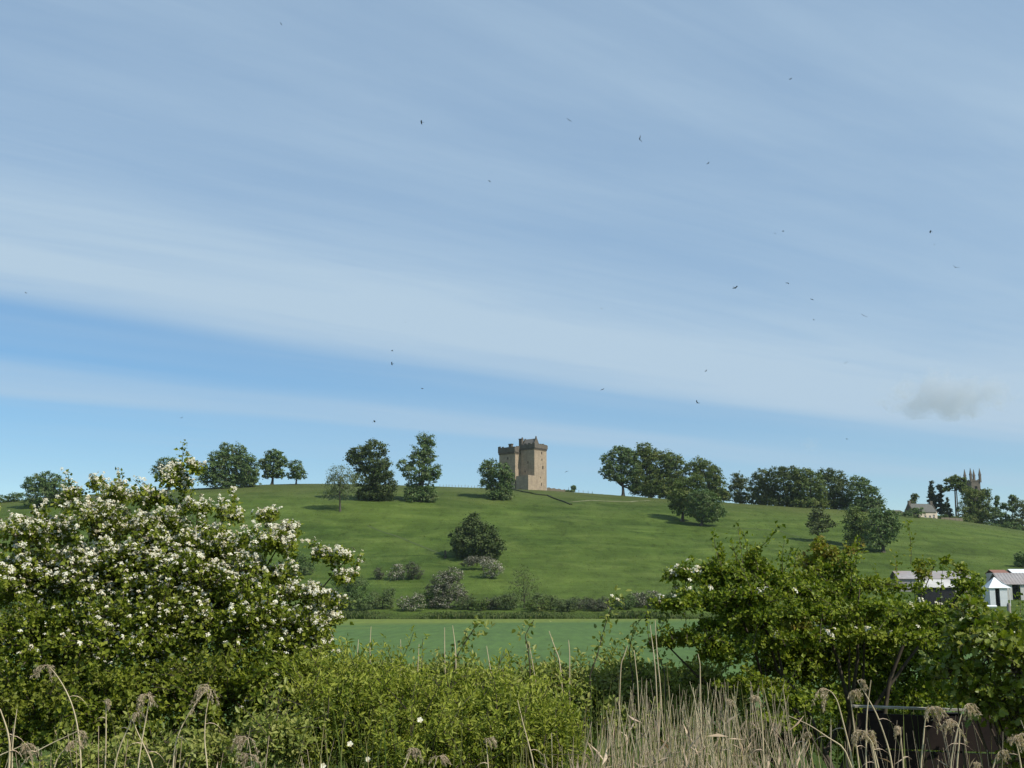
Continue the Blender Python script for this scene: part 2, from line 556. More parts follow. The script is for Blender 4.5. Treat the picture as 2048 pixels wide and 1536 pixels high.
M_OAK = leaf_mat('oak_leaves', [(0.087, 0.132, 0.013), (0.130, 0.180, 0.016), (0.192, 0.222, 0.026), (0.248, 0.248, 0.043)], 0.36, 0.38, spec=0.4)


def petal_mat():
    m, t, b = new_mat('blossom_petals')
    geo = node(t, 'ShaderNodeNewGeometry')
    info = node(t, 'ShaderNodeObjectInfo')
    rnd = mth(t, 'FRACT', mth(t, 'ADD', geo.outputs['Random Per Island'], info.outputs['Random']))
    col = ramp(t, rnd, [(0.0, (0.60, 0.585, 0.45)), (0.40, (0.66, 0.645, 0.52)), (0.65, (0.54, 0.50, 0.35)), (0.85, (0.44, 0.39, 0.25)), (1.0, (0.34, 0.28, 0.15))])
    t.links.new(col, b.inputs['Base Color'])
    b.inputs['Roughness'].default_value = 0.7
    b.inputs['Specular IOR Level'].default_value = 0.15
    return m


M_PETAL = petal_mat()
M_REED = rough_mat('dead_reed_stem', (0.44, 0.35, 0.205), (0.66, 0.56, 0.365), 9.0, 0.6, bump=0.1, dist=0.002, c2=(0.38, 0.30, 0.19), scale2=1.5)
M_REED_DULL = rough_mat('dead_reed_litter', (0.34, 0.25, 0.165), (0.62, 0.49, 0.345), 5.0, 0.7, bump=0.1, dist=0.002, c2=(0.48, 0.36, 0.245), scale2=2.0)
M_PLUME = leaf_mat('reed_plume', [(0.34, 0.26, 0.18), (0.48, 0.385, 0.28), (0.58, 0.49, 0.37)], 0.35, 0.8)
M_CASTLE = stone_mat('castle_sandstone', (0.440, 0.350, 0.245), (0.335, 0.268, 0.190), (0.250, 0.202, 0.150), 0.38, (0.20, 0.155, 0.105))
M_CASTLE_GREY = stone_mat('weathered_stone', (0.165, 0.145, 0.115), (0.13, 0.115, 0.095), (0.115, 0.10, 0.08), 0.38, (0.11, 0.10, 0.08))
M_RUBBLE = stone_mat('rubble_wall_stone', (0.33, 0.27, 0.19), (0.26, 0.22, 0.16), (0.24, 0.20, 0.14), 0.30, (0.22, 0.18, 0.13))
M_SLATE = rough_mat('stone_slates', (0.105, 0.100, 0.090), (0.19, 0.178, 0.155), 2.5, 0.85, bump=0.4)
M_SLATE_PALE = rough_mat('pale_slates', (0.085, 0.088, 0.078), (0.14, 0.14, 0.122), 1.5, 0.8, bump=0.3)
M_ROOF_BROWN = rough_mat('brown_roof', (0.11, 0.085, 0.075), (0.16, 0.13, 0.12), 1.5, 0.85)
M_HARL = rough_mat('cream_render', (0.56, 0.48, 0.36), (0.66, 0.57, 0.45), 0.9, 0.9, bump=0.2)
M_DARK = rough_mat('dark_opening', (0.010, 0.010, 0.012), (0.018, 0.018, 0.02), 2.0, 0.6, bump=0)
M_GLASS = rough_mat('window_glass', (0.012, 0.014, 0.018), (0.025, 0.028, 0.032), 1.0, 0.15, bump=0)
M_TIN = rough_mat('white_sheeting', (0.66, 0.68, 0.69), (0.78, 0.79, 0.79), 0.8, 0.45, bump=0.1)
M_TINGREY = rough_mat('grey_sheeting', (0.24, 0.225, 0.22), (0.34, 0.32, 0.31), 0.6, 0.7, bump=0.2, c2=(0.27, 0.22, 0.20), scale2=0.2)
M_TINPALE = rough_mat('pale_sheeting', (0.40, 0.39, 0.36), (0.58, 0.56, 0.52), 0.4, 0.6, bump=0.2)
M_RUST = rough_mat('rusty_sheeting', (0.20, 0.10, 0.075), (0.27, 0.14, 0.10), 0.8, 0.8, bump=0.2)
M_POST = rough_mat('weathered_timber', (0.18, 0.16, 0.13), (0.34, 0.31, 0.26), 8.0, 0.85, bump=0.3)
M_BOARD = rough_mat('shade_dark_boards', (0.010, 0.006, 0.005), (0.022, 0.013, 0.010), 6.0, 0.8, bump=0.4, dist=0.005)  # brown darkened to stand in for deep shade under the foliage overhead
M_CAP = rough_mat('bleached_rail', (0.20, 0.18, 0.145), (0.36, 0.33, 0.27), 9.0, 0.8, bump=0.3, dist=0.004)
M_BIRD = rough_mat('bird_plumage', (0.018, 0.018, 0.022), (0.04, 0.038, 0.04), 20.0, 0.6, bump=0)
M_TURF = rough_mat('shade_dark_turf', (0.022, 0.030, 0.012), (0.045, 0.055, 0.020), 1.0, 0.95)  # dark colour stands in for the shaded face of the bank
M_TRACK = rough_mat('trodden_grass', (0.045, 0.072, 0.018), (0.075, 0.095, 0.030), 0.5, 0.95)
M_SOIL = rough_mat('leaf_litter', (0.03, 0.022, 0.014), (0.07, 0.055, 0.035), 6.0, 0.95)
M_STRAW = rough_mat('dry_grass', (0.14, 0.15, 0.07), (0.19, 0.19, 0.10), 0.5, 0.95)


# ------------------------------------------------------------------ ground
def build_ground():
    xs = np.concatenate([[-9000, -4000, -1800, -900, -600, -450], np.arange(-340, 341, 4.0), [450, 600, 900, 1800, 4000, 9000]])
    ys = np.concatenate([[-3000, -400, -60, -10], np.arange(0, 30, 1.0), np.arange(32, 290, 14.0), np.arange(290, 562, 2.5), np.arange(565, 900, 20.0), [1200, 1800, 3000, 6000, 12000]])
    X, Y = np.meshgrid(xs, ys)
    Z = ground_z(X, Y)
    far = np.clip((Y - 900) / 3000, 0, 1)
    Z = np.where(Y > RIDGE_Y, np.maximum(Z, 2.0), Z)
    V = np.stack([X, Y, Z], -1).reshape(-1, 3)
    ny, nx = X.shape
    i = np.arange(ny * nx).reshape(ny, nx)
    Fq = np.stack([i[:-1, :-1], i[:-1, 1:], i[1:, 1:], i[1:, :-1]], -1).reshape(-1, 4)
    struct('ground', [(V, Fq)], M_PASTURE, smooth=True)
    # the flat crop field between the bank and the foot of the hill, a knee-high canopy
    xs = np.arange(-330, 331, 6.0)
    ys = np.concatenate([np.arange(40, 280, 12.0), np.arange(280, 299, 2.0)])
    X, Y = np.meshgrid(xs, ys)
    Z = 0.28 + 0.05 * np.sin(X * 0.06) * np.sin(Y * 0.045) + 0.0 * X
    Z[0, :] = Z[-1, :] = -0.05
    V = np.stack([X, Y, Z], -1).reshape(-1, 3)
    ny, nx = X.shape
    i = np.arange(ny * nx).reshape(ny, nx)
    Fq = np.stack([i[:-1, :-1], i[:-1, 1:], i[1:, 1:], i[1:, :-1]], -1).reshape(-1, 4)
    struct('crop_field', [(V, Fq)], M_CROP, smooth=True)


build_ground()


def ribbon(name, pts, width, lift, mat, height=0.0, kind='structure'):
    """a strip that follows the ground through pixel points"""
    P = [hit(u, v)[0] for u, v in pts]
    Q = []
    for a, b in zip(P[:-1], P[1:]):
        k = max(2, int(np.linalg.norm(b - a) / 1.5))
        Q += [a + (b - a) * i / k for i in range(k)]
    Q.append(P[-1])
    Q = np.array(Q)
    T = nrm(np.gradient(Q, axis=0))
    S = nrm(np.cross(T, [0, 0, 1.0]))
    W = width * (0.75 + 0.5 * rng.random((len(Q), 1)))
    rows = []
    prof = [(-0.5, 0), (-0.3, height), (0.3, height), (0.5, 0)] if height else [(-0.5, 0), (0.5, 0)]
    for s, h in prof:
        p = Q + S * W * s
        p[:, 2] = ground_z(p[:, 0], p[:, 1]) + lift + h * (0.7 + 0.6 * rng.random(len(Q))) - (0.1 if height and h == 0 else 0)
        rows.append(p)
    V = np.stack(rows, 1)
    k = V.shape[1]
    i = np.arange(V.shape[0] * k).reshape(-1, k)
    Fq = np.stack([i[:-1, :-1], i[:-1, 1:], i[1:, 1:], i[1:, :-1]], -1).reshape(-1, 4)
    return obj(name, [(V.reshape(-1, 3), Fq)], mat)


tagit(ribbon('path', [(735, 1052), (790, 1072), (840, 1092), (889, 1112)], 0.8, 0.06, M_TRACK), kind='structure')
tagit(ribbon('path', [(1600, 1075), (1560, 1062), (1500, 1058), (1460, 1056)], 0.8, 0.06, M_TRACK), kind='structure')
tagit(ribbon('path', [(1142, 1004), (1180, 1001), (1220, 1003), (1262, 1004), (1300, 1001)], 1.6, 0.06, M_STRAW), kind='structure')
o = ribbon('turf_bank', [(1022, 979), (1045, 984), (1075, 990), (1096, 992), (1118, 1001), (1142, 1010)], 1.1, 0.0, M_TURF, 0.42)
tagit(o, 'low dark turf bank running downhill from the foot of the castle', 'bank')


# ------------------------------------------------------------------ trees and shrubs on the hill
def make_tree(name, label, base, blobs, mat, cat='tree', group=None, leaf=0.42, dens=1.0, per=26, trunk_r=0.45, clump=1.15,
              Y=None, blossom=None, bl_share=0.0, stems=None, depth=0.85, gaps=0.0, limbs=True, sparse=1.0, bark=None, fill=1.0, low=None):
    u, v = base
    p, s = hit(u, v) if Y is None else at(u, v, Y)
    p = np.array(p)
    p[2] = ground_z(p[0], p[1]) if Y is None else min(p[2], float(ground_z(p[0], p[1])) + 0.05)
    Yt = p[1]
    root = thing(name, label, cat, tuple(p), group)
    O, Zn, Sz, Xa = [], [], [], []
    B = []
    if low:
        blobs = list(blobs) + [(u + o_, v - low[1] * 0.75, low[0], low[1]) for o_ in (-low[2], 0, low[2])]
    for bl in blobs:
        bu, bv, ru, rv = bl[:4]
        d = bl[4] if len(bl) > 4 else rng.uniform(-0.35, 0.35) * ru * s
        c, sb = at(bu, bv, Yt + d)
        rad = np.array([ru * sb, 0.5 * (ru + rv) * sb * depth, rv * sb]) * fill
        B.append((c, rad))
        area = rad[0] * rad[2]
        n = max(5, int(5.6 * dens * area / (clump ** 2)))
        D = rdir(n)
        r = 0.50 + 0.50 * rng.random(n) ** 0.6
        if gaps:
            keep = rng.random(n) > gaps
            D, r = D[keep], r[keep]
            n = len(D)
        C = c + D * rad * r[:, None]
        k = int(per * sparse)
        cr = clump * (0.6 + 0.7 * rng.random(n))
        off = rng.normal(size=(n, k, 3)) * 0.48
        off[..., 2] *= 0.62
        PO = C[:, None] + off * cr[:, None, None]
        Nn = nrm(0.75 * D[:, None] + np.array([0, 0, 0.45]) + 0.75 * rng.normal(size=(n, k, 3)))
        O.append(PO.reshape(-1, 3)); Zn.append(Nn.reshape(-1, 3))
        Sz.append((leaf * (0.6 + 0.8 * rng.random((n, k)))).ravel())
    O, Zn, Sz = np.concatenate(O), np.concatenate(Zn), np.concatenate(Sz)
    gz = ground_z(O[:, 0], O[:, 1]) + 0.15
    ok = O[:, 2] > gz
    O, Zn, Sz = O[ok], Zn[ok], Sz[ok]
    Xa = np.cross(Zn, rdir(len(O)))
    O = O - p
    if blossom is not None:
        top = Zn[:, 2] * 0.4 + Zn[:, 0] * 0.3 + rng.random(len(O))
        isb = top > np.quantile(top, 1 - bl_share)
        obj('blossom', [inst(*LEAF_SPRAY, O[isb], Xa[isb], Zn[isb], Sz[isb] * 0.95)], blossom, root)
        O, Zn, Sz, Xa = O[~isb], Zn[~isb], Sz[~isb], Xa[~isb]
    if limbs:
        # trunk and limbs
        st = stems or [(0.0, 1.0)]
        zlow = min(c[2] - r[2] * 0.3 for c, r in B) - p[2]
        ctr = np.mean([c for c, r in B], 0) - p
        ch = []
        for sx, sr in st:
            hgt = max(zlow, 0.8) + 1.5
            m = 6
            tt = np.linspace(0, 1, m)[:, None]
            b0 = np.array([sx * s, 0, -0.3])
            topp = np.array([ctr[0] * 0.5 + sx * s * 0.6, ctr[1] * 0.3, hgt])
            P = b0 + (topp - b0) * tt + np.array([0.25, 0.1, 0]) * np.sin(tt * 3.0) * trunk_r
            ch.append(tubes(P[None], (trunk_r * sr * (1.25 - 0.5 * tt[:, 0]) * (1 + 0.5 * np.exp(-tt[:, 0] * 8)))[None], 7))
        for c_ in ch:
            obj('trunk', [c_], bark or M_BARK, root, smooth=True)
        ch = []
        for c, r in B:
            e = c - p
            m = 7
            tt = np.linspace(0, 1, m)[:, None]
            b0 = topp * 0.92
            P = b0 + (e - b0) * tt + np.array([0, 0, 1.0]) * (np.sin(tt * math.pi) * 0.12 * np.linalg.norm(e - b0)) * np.sign(rng.normal())
            ch.append(tubes(P[None], (trunk_r * (0.6 * (1 - tt[:, 0]) + 0.12))[None], 5))
            for _ in range(4):
                d2 = rdir(1)[0] * r * 0.85
                P2 = e * 0.999 + d2 * tt * np.array([1, 1, 1])
                ch.append(tubes(P2[None], (trunk_r * 0.22 * (1 - tt[:, 0]) + 0.03)[None], 4))
        obj('limbs', ch, bark or M_BARK, root, smooth=True)
    obj('crown', [inst(*LEAF_SPRAY, O, Xa, Zn, Sz)], mat, root)
    return root


SKY_TREES = 'trees along the crest of the hill'
SLOPE_TREES = 'trees standing on the hillside'


def hill_trees():
    D, M_, Lt = M_TREE_DARK, M_TREE_MID, M_TREE_LIGHT
    T = make_tree
    T('broadleaf_tree', 'dark rounded tree at the far left of the ridge, behind the white blossom', (97, 1012), [(72, 968, 26, 18), (97, 962, 26, 18), (114, 980, 26, 22), (88, 990, 36, 18), (120, 998, 22, 14)], D, group=SKY_TREES, low=(30, 10, 18), fill=1.06)
    T('far_shrub', 'low dark shrubs on the skyline at the left edge of the photo', (22, 1004), [(10, 998, 14, 8), (32, 994, 16, 9)], D, 'shrub', leaf=0.35, clump=0.9, trunk_r=0.15)
    T('broadleaf_tree', 'half-hidden dark tree on the crest behind the tallest blossom spray', (338, 980), [(336, 928, 26, 14), (318, 942, 15, 14), (358, 938, 17, 13), (338, 952, 28, 15)], D, group=SKY_TREES, gaps=0.1, trunk_r=0.5)
    T('broadleaf_tree', 'largest spreading dark tree of the left crest, with crown nearly to the turf', (470, 975), [(463, 902, 28, 17), (440, 918, 22, 16), (428, 938, 26, 20), (488, 922, 22, 18), (462, 938, 40, 28), (500, 942, 18, 28), (418, 956, 22, 14), (452, 957, 30, 12), (488, 957, 28, 12)], D, group=SKY_TREES, trunk_r=0.8, stems=[(0, 1.0), (-28, 0.6), (20, 0.5)], low=(24, 9, 26), fill=1.06)
    T('broadleaf_tree', 'open round-topped tree with bare trunk on the crest, left of a smaller one', (544, 969), [(549, 911, 18, 12), (530, 928, 12, 13), (563, 922, 14, 14), (545, 930, 20, 14), (548, 944, 24, 8), (536, 951, 14, 5), (556, 952, 12, 5)], D, group=SKY_TREES, trunk_r=0.5, gaps=0.12, clump=0.9)
    T('broadleaf_tree', 'small neat tree with short trunk on the bare left crest', (592, 969), [(590, 932, 14, 13), (596, 944, 16, 10), (585, 951, 15, 7), (600, 953, 13, 6)], D, group=SKY_TREES, trunk_r=0.3, clump=0.85, leaf=0.36)
    T('bare_tree', 'pale thin tree, hardly in leaf, left of two tall dark trees', (680, 1023), [(678, 950, 24, 20), (668, 966, 18, 18), (696, 962, 20, 20), (684, 985, 28, 14), (660, 990, 16, 10)], M_TREE_GREY, group=SLOPE_TREES, dens=1.1, per=20, leaf=0.3, clump=1.3, trunk_r=0.3)
    T('broadleaf_tree', 'tall broad dark tree, left of the tall narrow one', (752, 1001), [(748, 898, 26, 19), (722, 906, 20, 16), (705, 916, 16, 16), (742, 925, 36, 22), (762, 940, 24, 26), (730, 958, 26, 24), (768, 968, 24, 24), (748, 985, 30, 14)], M_TREE_OLIVE, group=SLOPE_TREES, trunk_r=0.8, low=(22, 14, 18), fill=1.06)
    T('broadleaf_tree', 'tall narrow dark tree with knobbly tiered top, left of the castle', (842, 1003), [(850, 877, 17, 11), (856, 890, 14, 10), (846, 900, 22, 13), (838, 918, 20, 14), (858, 915, 14, 14), (808, 932, 17, 12), (836, 945, 30, 18), (866, 946, 19, 18), (842, 968, 28, 18), (826, 985, 18, 14), (852, 988, 22, 12)], D, group=SLOPE_TREES, trunk_r=0.7, gaps=0.08, low=(18, 13, 16), fill=1.06)
    T('broadleaf_tree', 'dark tree standing against the left side of the castle', (1000, 999), [(982, 929, 17, 11), (1000, 940, 20, 15), (972, 940, 14, 12), (1012, 957, 15, 18), (992, 960, 26, 18), (974, 966, 14, 12), (1004, 980, 22, 17)], D, group=SLOPE_TREES, trunk_r=0.6, low=(16, 12, 10), fill=1.06)
    T('broadleaf_tree', 'big dome-shaped dark tree halfway down the slope below the castle', (955, 1117), [(946, 1038, 16, 11), (945, 1056, 28, 18), (920, 1070, 20, 18), (968, 1070, 28, 22), (945, 1085, 38, 24), (985, 1090, 24, 22), (955, 1102, 34, 14), (918, 1096, 14, 18)], M_TREE_OLIVE, group=SLOPE_TREES, trunk_r=0.7, dens=1.2, low=(26, 12, 20), fill=1.06)
    T('tree_stump', 'short dark stump on the slope left of the dome-shaped tree', (890, 1116), [(890, 1112, 3.4, 3.6)], M_TREE_DARK, 'stump', leaf=0.18, clump=0.3, trunk_r=0.34)
    # right of the castle
    G = 'clump of trees right of the castle'
    T('broadleaf_tree', 'leaning open tree with bare bent trunk, first right of the castle', (1246, 990), [(1240, 905, 24, 14), (1216, 920, 16, 14), (1255, 915, 22, 18), (1212, 942, 14, 10), (1225, 950, 18, 12), (1262, 938, 22, 20), (1232, 930, 18, 16), (1276, 955, 16, 16), (1248, 956, 22, 12), (1272, 974, 16, 10)], D, group=G, trunk_r=0.62, gaps=0.1, clump=1.0)
    T('broadleaf_tree', 'tallest yellow-green topped tree of the clump right of the castle', (1300, 990), [(1287, 898, 17, 13), (1302, 908, 22, 14), (1285, 918, 24, 20), (1312, 930, 28, 24), (1288, 950, 30, 24), (1316, 965, 28, 22), (1290, 977, 30, 13)], M_, group=G, trunk_r=0.7, low=(24, 14, 18), fill=1.06)
    T('broadleaf_tree', 'rounded tree in the middle of the clump behind the pair below', (1350, 994), [(1330, 912, 14, 12), (1342, 922, 22, 16), (1352, 940, 22, 22), (1340, 962, 30, 24), (1365, 972, 22, 18), (1345, 982, 30, 14)], M_, group=G, trunk_r=0.7, low=(26, 13, 18), fill=1.06)
    T('broadleaf_tree', 'knobbly tree with yellowish right flank ending the castle clump', (1425, 1000), [(1398, 926, 17, 13), (1385, 938, 15, 16), (1412, 938, 20, 16), (1428, 950, 16, 18), (1412, 962, 30, 20), (1438, 975, 18, 20), (1420, 988, 28, 12), (1452, 990, 10, 9)], M_, group=G, trunk_r=0.7, low=(22, 12, 18), fill=1.06)
    T('broadleaf_tree', 'left tree of the close pair on the slope right of the castle', (1364, 1043), [(1372, 972, 26, 16), (1390, 962, 20, 13), (1358, 992, 22, 16), (1380, 998, 26, 18), (1362, 1018, 24, 14), (1350, 1008, 14, 12)], M_, group=SLOPE_TREES, trunk_r=0.5)
    T('broadleaf_tree', 'right, wider tree of the close pair on the slope right of the castle', (1402, 1052), [(1402, 992, 26, 16), (1418, 1008, 28, 18), (1396, 1020, 28, 18), (1436, 1024, 18, 12), (1412, 1032, 30, 12)], D, group=SLOPE_TREES, trunk_r=0.5)
    G2 = 'trees of the long clump on the right crest'
    T('broadleaf_tree', 'slim pale tree standing in the gap between the two crest clumps', (1480, 1005), [(1478, 958, 15, 12), (1486, 972, 15, 15), (1470, 978, 12, 14), (1482, 992, 18, 10)], Lt, group=G2, trunk_r=0.35, dens=0.8, gaps=0.12, clump=1.0, low=(12, 8, 4), fill=1.06)
    T('broadleaf_tree', 'paler feathery tree at the left end of the long crest clump', (1528, 1010), [(1524, 952, 18, 14), (1514, 968, 15, 18), (1538, 968, 20, 18), (1524, 988, 26, 16), (1545, 995, 18, 12)], M_TREE_LIGHT, group=G2, trunk_r=0.5, low=(20, 12, 14), fill=1.06)
    T('broadleaf_tree', 'broad dark tree second from the left of the long crest clump', (1575, 1013), [(1558, 944, 18, 12), (1580, 944, 20, 12), (1566, 962, 28, 20), (1592, 968, 22, 22), (1575, 990, 34, 16)], M_TREE_OLIVE, group=G2, trunk_r=0.7, low=(26, 13, 20), fill=1.06)
    T('broadleaf_tree', 'dark tree in the middle of the long crest clump', (1620, 1016), [(1606, 948, 20, 12), (1624, 958, 20, 16), (1614, 976, 28, 20), (1636, 984, 18, 18), (1618, 1000, 30, 10)], M_, group=G2, trunk_r=0.7, low=(24, 12, 16), fill=1.06)
    T('broadleaf_tree', 'wind-swept dark tree right of the middle of the long crest clump', (1670, 1018), [(1652, 948, 20, 12), (1672, 956, 20, 14), (1660, 974, 28, 20), (1688, 980, 20, 20), (1668, 1000, 32, 12)], M_TREE_OLIVE, group=G2, trunk_r=0.7, low=(26, 12, 20), fill=1.06)
    T('broadleaf_tree', 'rounded dark tree at the right end of the long crest clump', (1728, 1023), [(1716, 964, 18, 12), (1730, 972, 16, 14), (1718, 988, 26, 18), (1742, 992, 18, 18), (1730, 1008, 30, 12), (1756, 1006, 12, 14)], D, group=G2, trunk_r=0.6, low=(24, 11, 18), fill=1.06)
    T('broadleaf_tree', 'airy pale-green tree alone on the right slope', (1634, 1083), [(1634, 1028, 18, 11), (1624, 1042, 14, 14), (1646, 1042, 18, 14), (1634, 1058, 22, 12), (1660, 1048, 12, 9)], Lt, group=SLOPE_TREES, trunk_r=0.32, dens=0.75, gaps=0.1, clump=0.95)
    T('broadleaf_tree', 'lighter left tree of the dark pair above the bronze-tipped bush', (1712, 1092), [(1712, 1025, 20, 12), (1704, 1044, 18, 18), (1722, 1046, 20, 20), (1712, 1070, 26, 14)], M_, group=SLOPE_TREES, trunk_r=0.5, low=(16, 11, 8), fill=1.06)
    T('broadleaf_tree', 'dark right tree of the pair above the bronze-tipped bush', (1766, 1104), [(1758, 1026, 22, 12), (1776, 1036, 20, 14), (1752, 1048, 26, 18), (1784, 1056, 20, 18), (1762, 1072, 34, 18), (1752, 1088, 24, 10)], D, group=SLOPE_TREES, trunk_r=0.55)
    # around the house and the church
    G3 = 'trees around the house and the church'
    T('house_shrub', 'large dark rounded bush in front of the cream house', (1838, 1036), [(1824, 1020, 10, 6), (1838, 1020, 11, 6), (1832, 1028, 20, 7), (1810, 1028, 12, 4)], D, 'bush', leaf=0.36, trunk_r=0.3)
    T('far_shrub', 'low dark hedge bush below the brown roof by the house', (1785, 1030), [(1780, 1026, 12, 5), (1798, 1028, 14, 5)], D, 'bush', leaf=0.35, clump=0.7, trunk_r=0.15)
    T('broadleaf_tree', 'small pale tree behind the left end of the house', (1832, 1025), [(1830, 993, 8, 6), (1826, 1003, 7, 8)], Lt, group=G3, trunk_r=0.25, Y=566, clump=0.8)
    T('conifer_tree', 'pointed conifer behind the house roof', (1864, 1030), [(1863, 967, 2.6, 7), (1863, 977, 5, 6), (1863, 986, 8, 5), (1864, 994, 10, 5), (1866, 1002, 11, 5), (1866, 1011, 11, 6), (1867, 1021, 11, 6)], M_CONIFER, group=G3, trunk_r=0.25, Y=576, leaf=0.4, clump=0.6)
    T('conifer_tree', 'narrow ragged conifer beside the pointed one behind the house', (1881, 1030), [(1879, 974, 6, 6), (1884, 982, 5, 5), (1881, 991, 6, 5), (1878, 1000, 8, 5), (1882, 1010, 8, 6), (1882, 1022, 9, 6)], M_CONIFER, group=G3, trunk_r=0.25, Y=576, leaf=0.4, clump=0.6)
    T('conifer_tree', 'short dark conifer right of the house', (1895, 1036), [(1894, 1000, 2.5, 6), (1894, 1010, 5, 6), (1895, 1021, 9, 8), (1896, 1031, 12, 6)], M_CONIFER, group=G3, trunk_r=0.22, Y=560, leaf=0.36, clump=0.6)
    T('broadleaf_tree', 'arching open tree with bare limbs left of the church pinnacles', (1912, 1042), [(1898, 964, 11, 7), (1910, 957, 12, 7), (1924, 963, 11, 8), (1914, 970, 16, 8), (1894, 976, 9, 6), (1926, 977, 10, 9)], M_, group=G3, trunk_r=0.4, Y=570, clump=0.8, stems=[(0, 1.0), (5, 0.7)])
    T('broadleaf_tree', 'big full tree in front of the church tower', (1948, 1048), [(1936, 984, 14, 10), (1958, 986, 13, 8), (1972, 986, 10, 9), (1946, 998, 22, 14), (1966, 1000, 16, 16), (1934, 1016, 20, 16), (1956, 1024, 24, 16), (1976, 1022, 14, 14), (1945, 1040, 24, 8)], M_, group=G3, trunk_r=0.5, Y=556, low=(22, 12, 16), fill=1.06)
    T('hedge_bush', 'clipped green hedge bush at the end of the pale garden wall', (1925, 1044), [(1910, 1037, 10, 4.5), (1926, 1040, 12, 5.5), (1940, 1046, 8, 5)], M_, 'bush', leaf=0.3, clump=0.6, trunk_r=0.15, Y=540)
    T('hedge_bush', 'low dark hedge between the cream house and the pale garden wall', (1882, 1042), [(1876, 1036, 9, 5), (1888, 1036, 9, 6)], D, 'bush', leaf=0.3, clump=0.6, trunk_r=0.12, Y=552)
    T('hedge_bush', 'dark hedge under the thin upright tree by the church', (1984, 1062), [(1976, 1052, 14, 8), (1992, 1056, 14, 8)], D, 'bush', leaf=0.34, clump=0.8, trunk_r=0.12, Y=540)
    T('broadleaf_tree', 'thin upright tree on the skyline first right of the church', (1994, 1060), [(1994, 997, 4.5, 6), (1993, 1006, 5, 6), (1992, 1022, 8, 10)], D, group=G3, trunk_r=0.18, Y=548, clump=0.6, leaf=0.34)
    T('broadleaf_tree', 'dark mixed tree between the two thin upright trees by the church', (2008, 1064), [(2006, 1012, 7, 6), (2014, 1014, 6, 6), (2000, 1036, 18, 14), (2014, 1050, 18, 12)], D, group=G3, trunk_r=0.3, Y=544, clump=0.9, low=(18, 12, 12), fill=1.06)
    T('broadleaf_tree', 'thin tall tree with tufted top near the right edge of the skyline', (2026, 1068), [(2024, 994, 7, 6), (2030, 1000, 7, 6), (2022, 1006, 6, 6), (2026, 1018, 8, 7)], D, group=G3, trunk_r=0.22, Y=546, clump=0.65, leaf=0.34)
    T('broadleaf_tree', 'greyish round tree cut by the right edge on the skyline', (2046, 1074), [(2044, 1012, 15, 11), (2052, 1026, 18, 14), (2034, 1040, 14, 14), (2046, 1056, 22, 12)], M_TREE_LIGHT, group=G3, trunk_r=0.4, Y=540, low=(18, 12, 14), fill=1.06)
    T('broadleaf_tree', 'dark low tree below the skyline at the right edge of the hill', (2040, 1074), [(2022, 1052, 14, 10), (2044, 1060, 18, 10), (2066, 1068, 18, 12)], D, group=G3, trunk_r=0.3, Y=528, low=(18, 8, 14), fill=1.06)
    T('broadleaf_tree', 'small dark tree above the farm, cut by the right edge', (2046, 1135), [(2042, 1112, 13, 9), (2052, 1120, 16, 12), (2040, 1126, 12, 8)], D, group=SLOPE_TREES, trunk_r=0.3, leaf=0.3, clump=0.8)


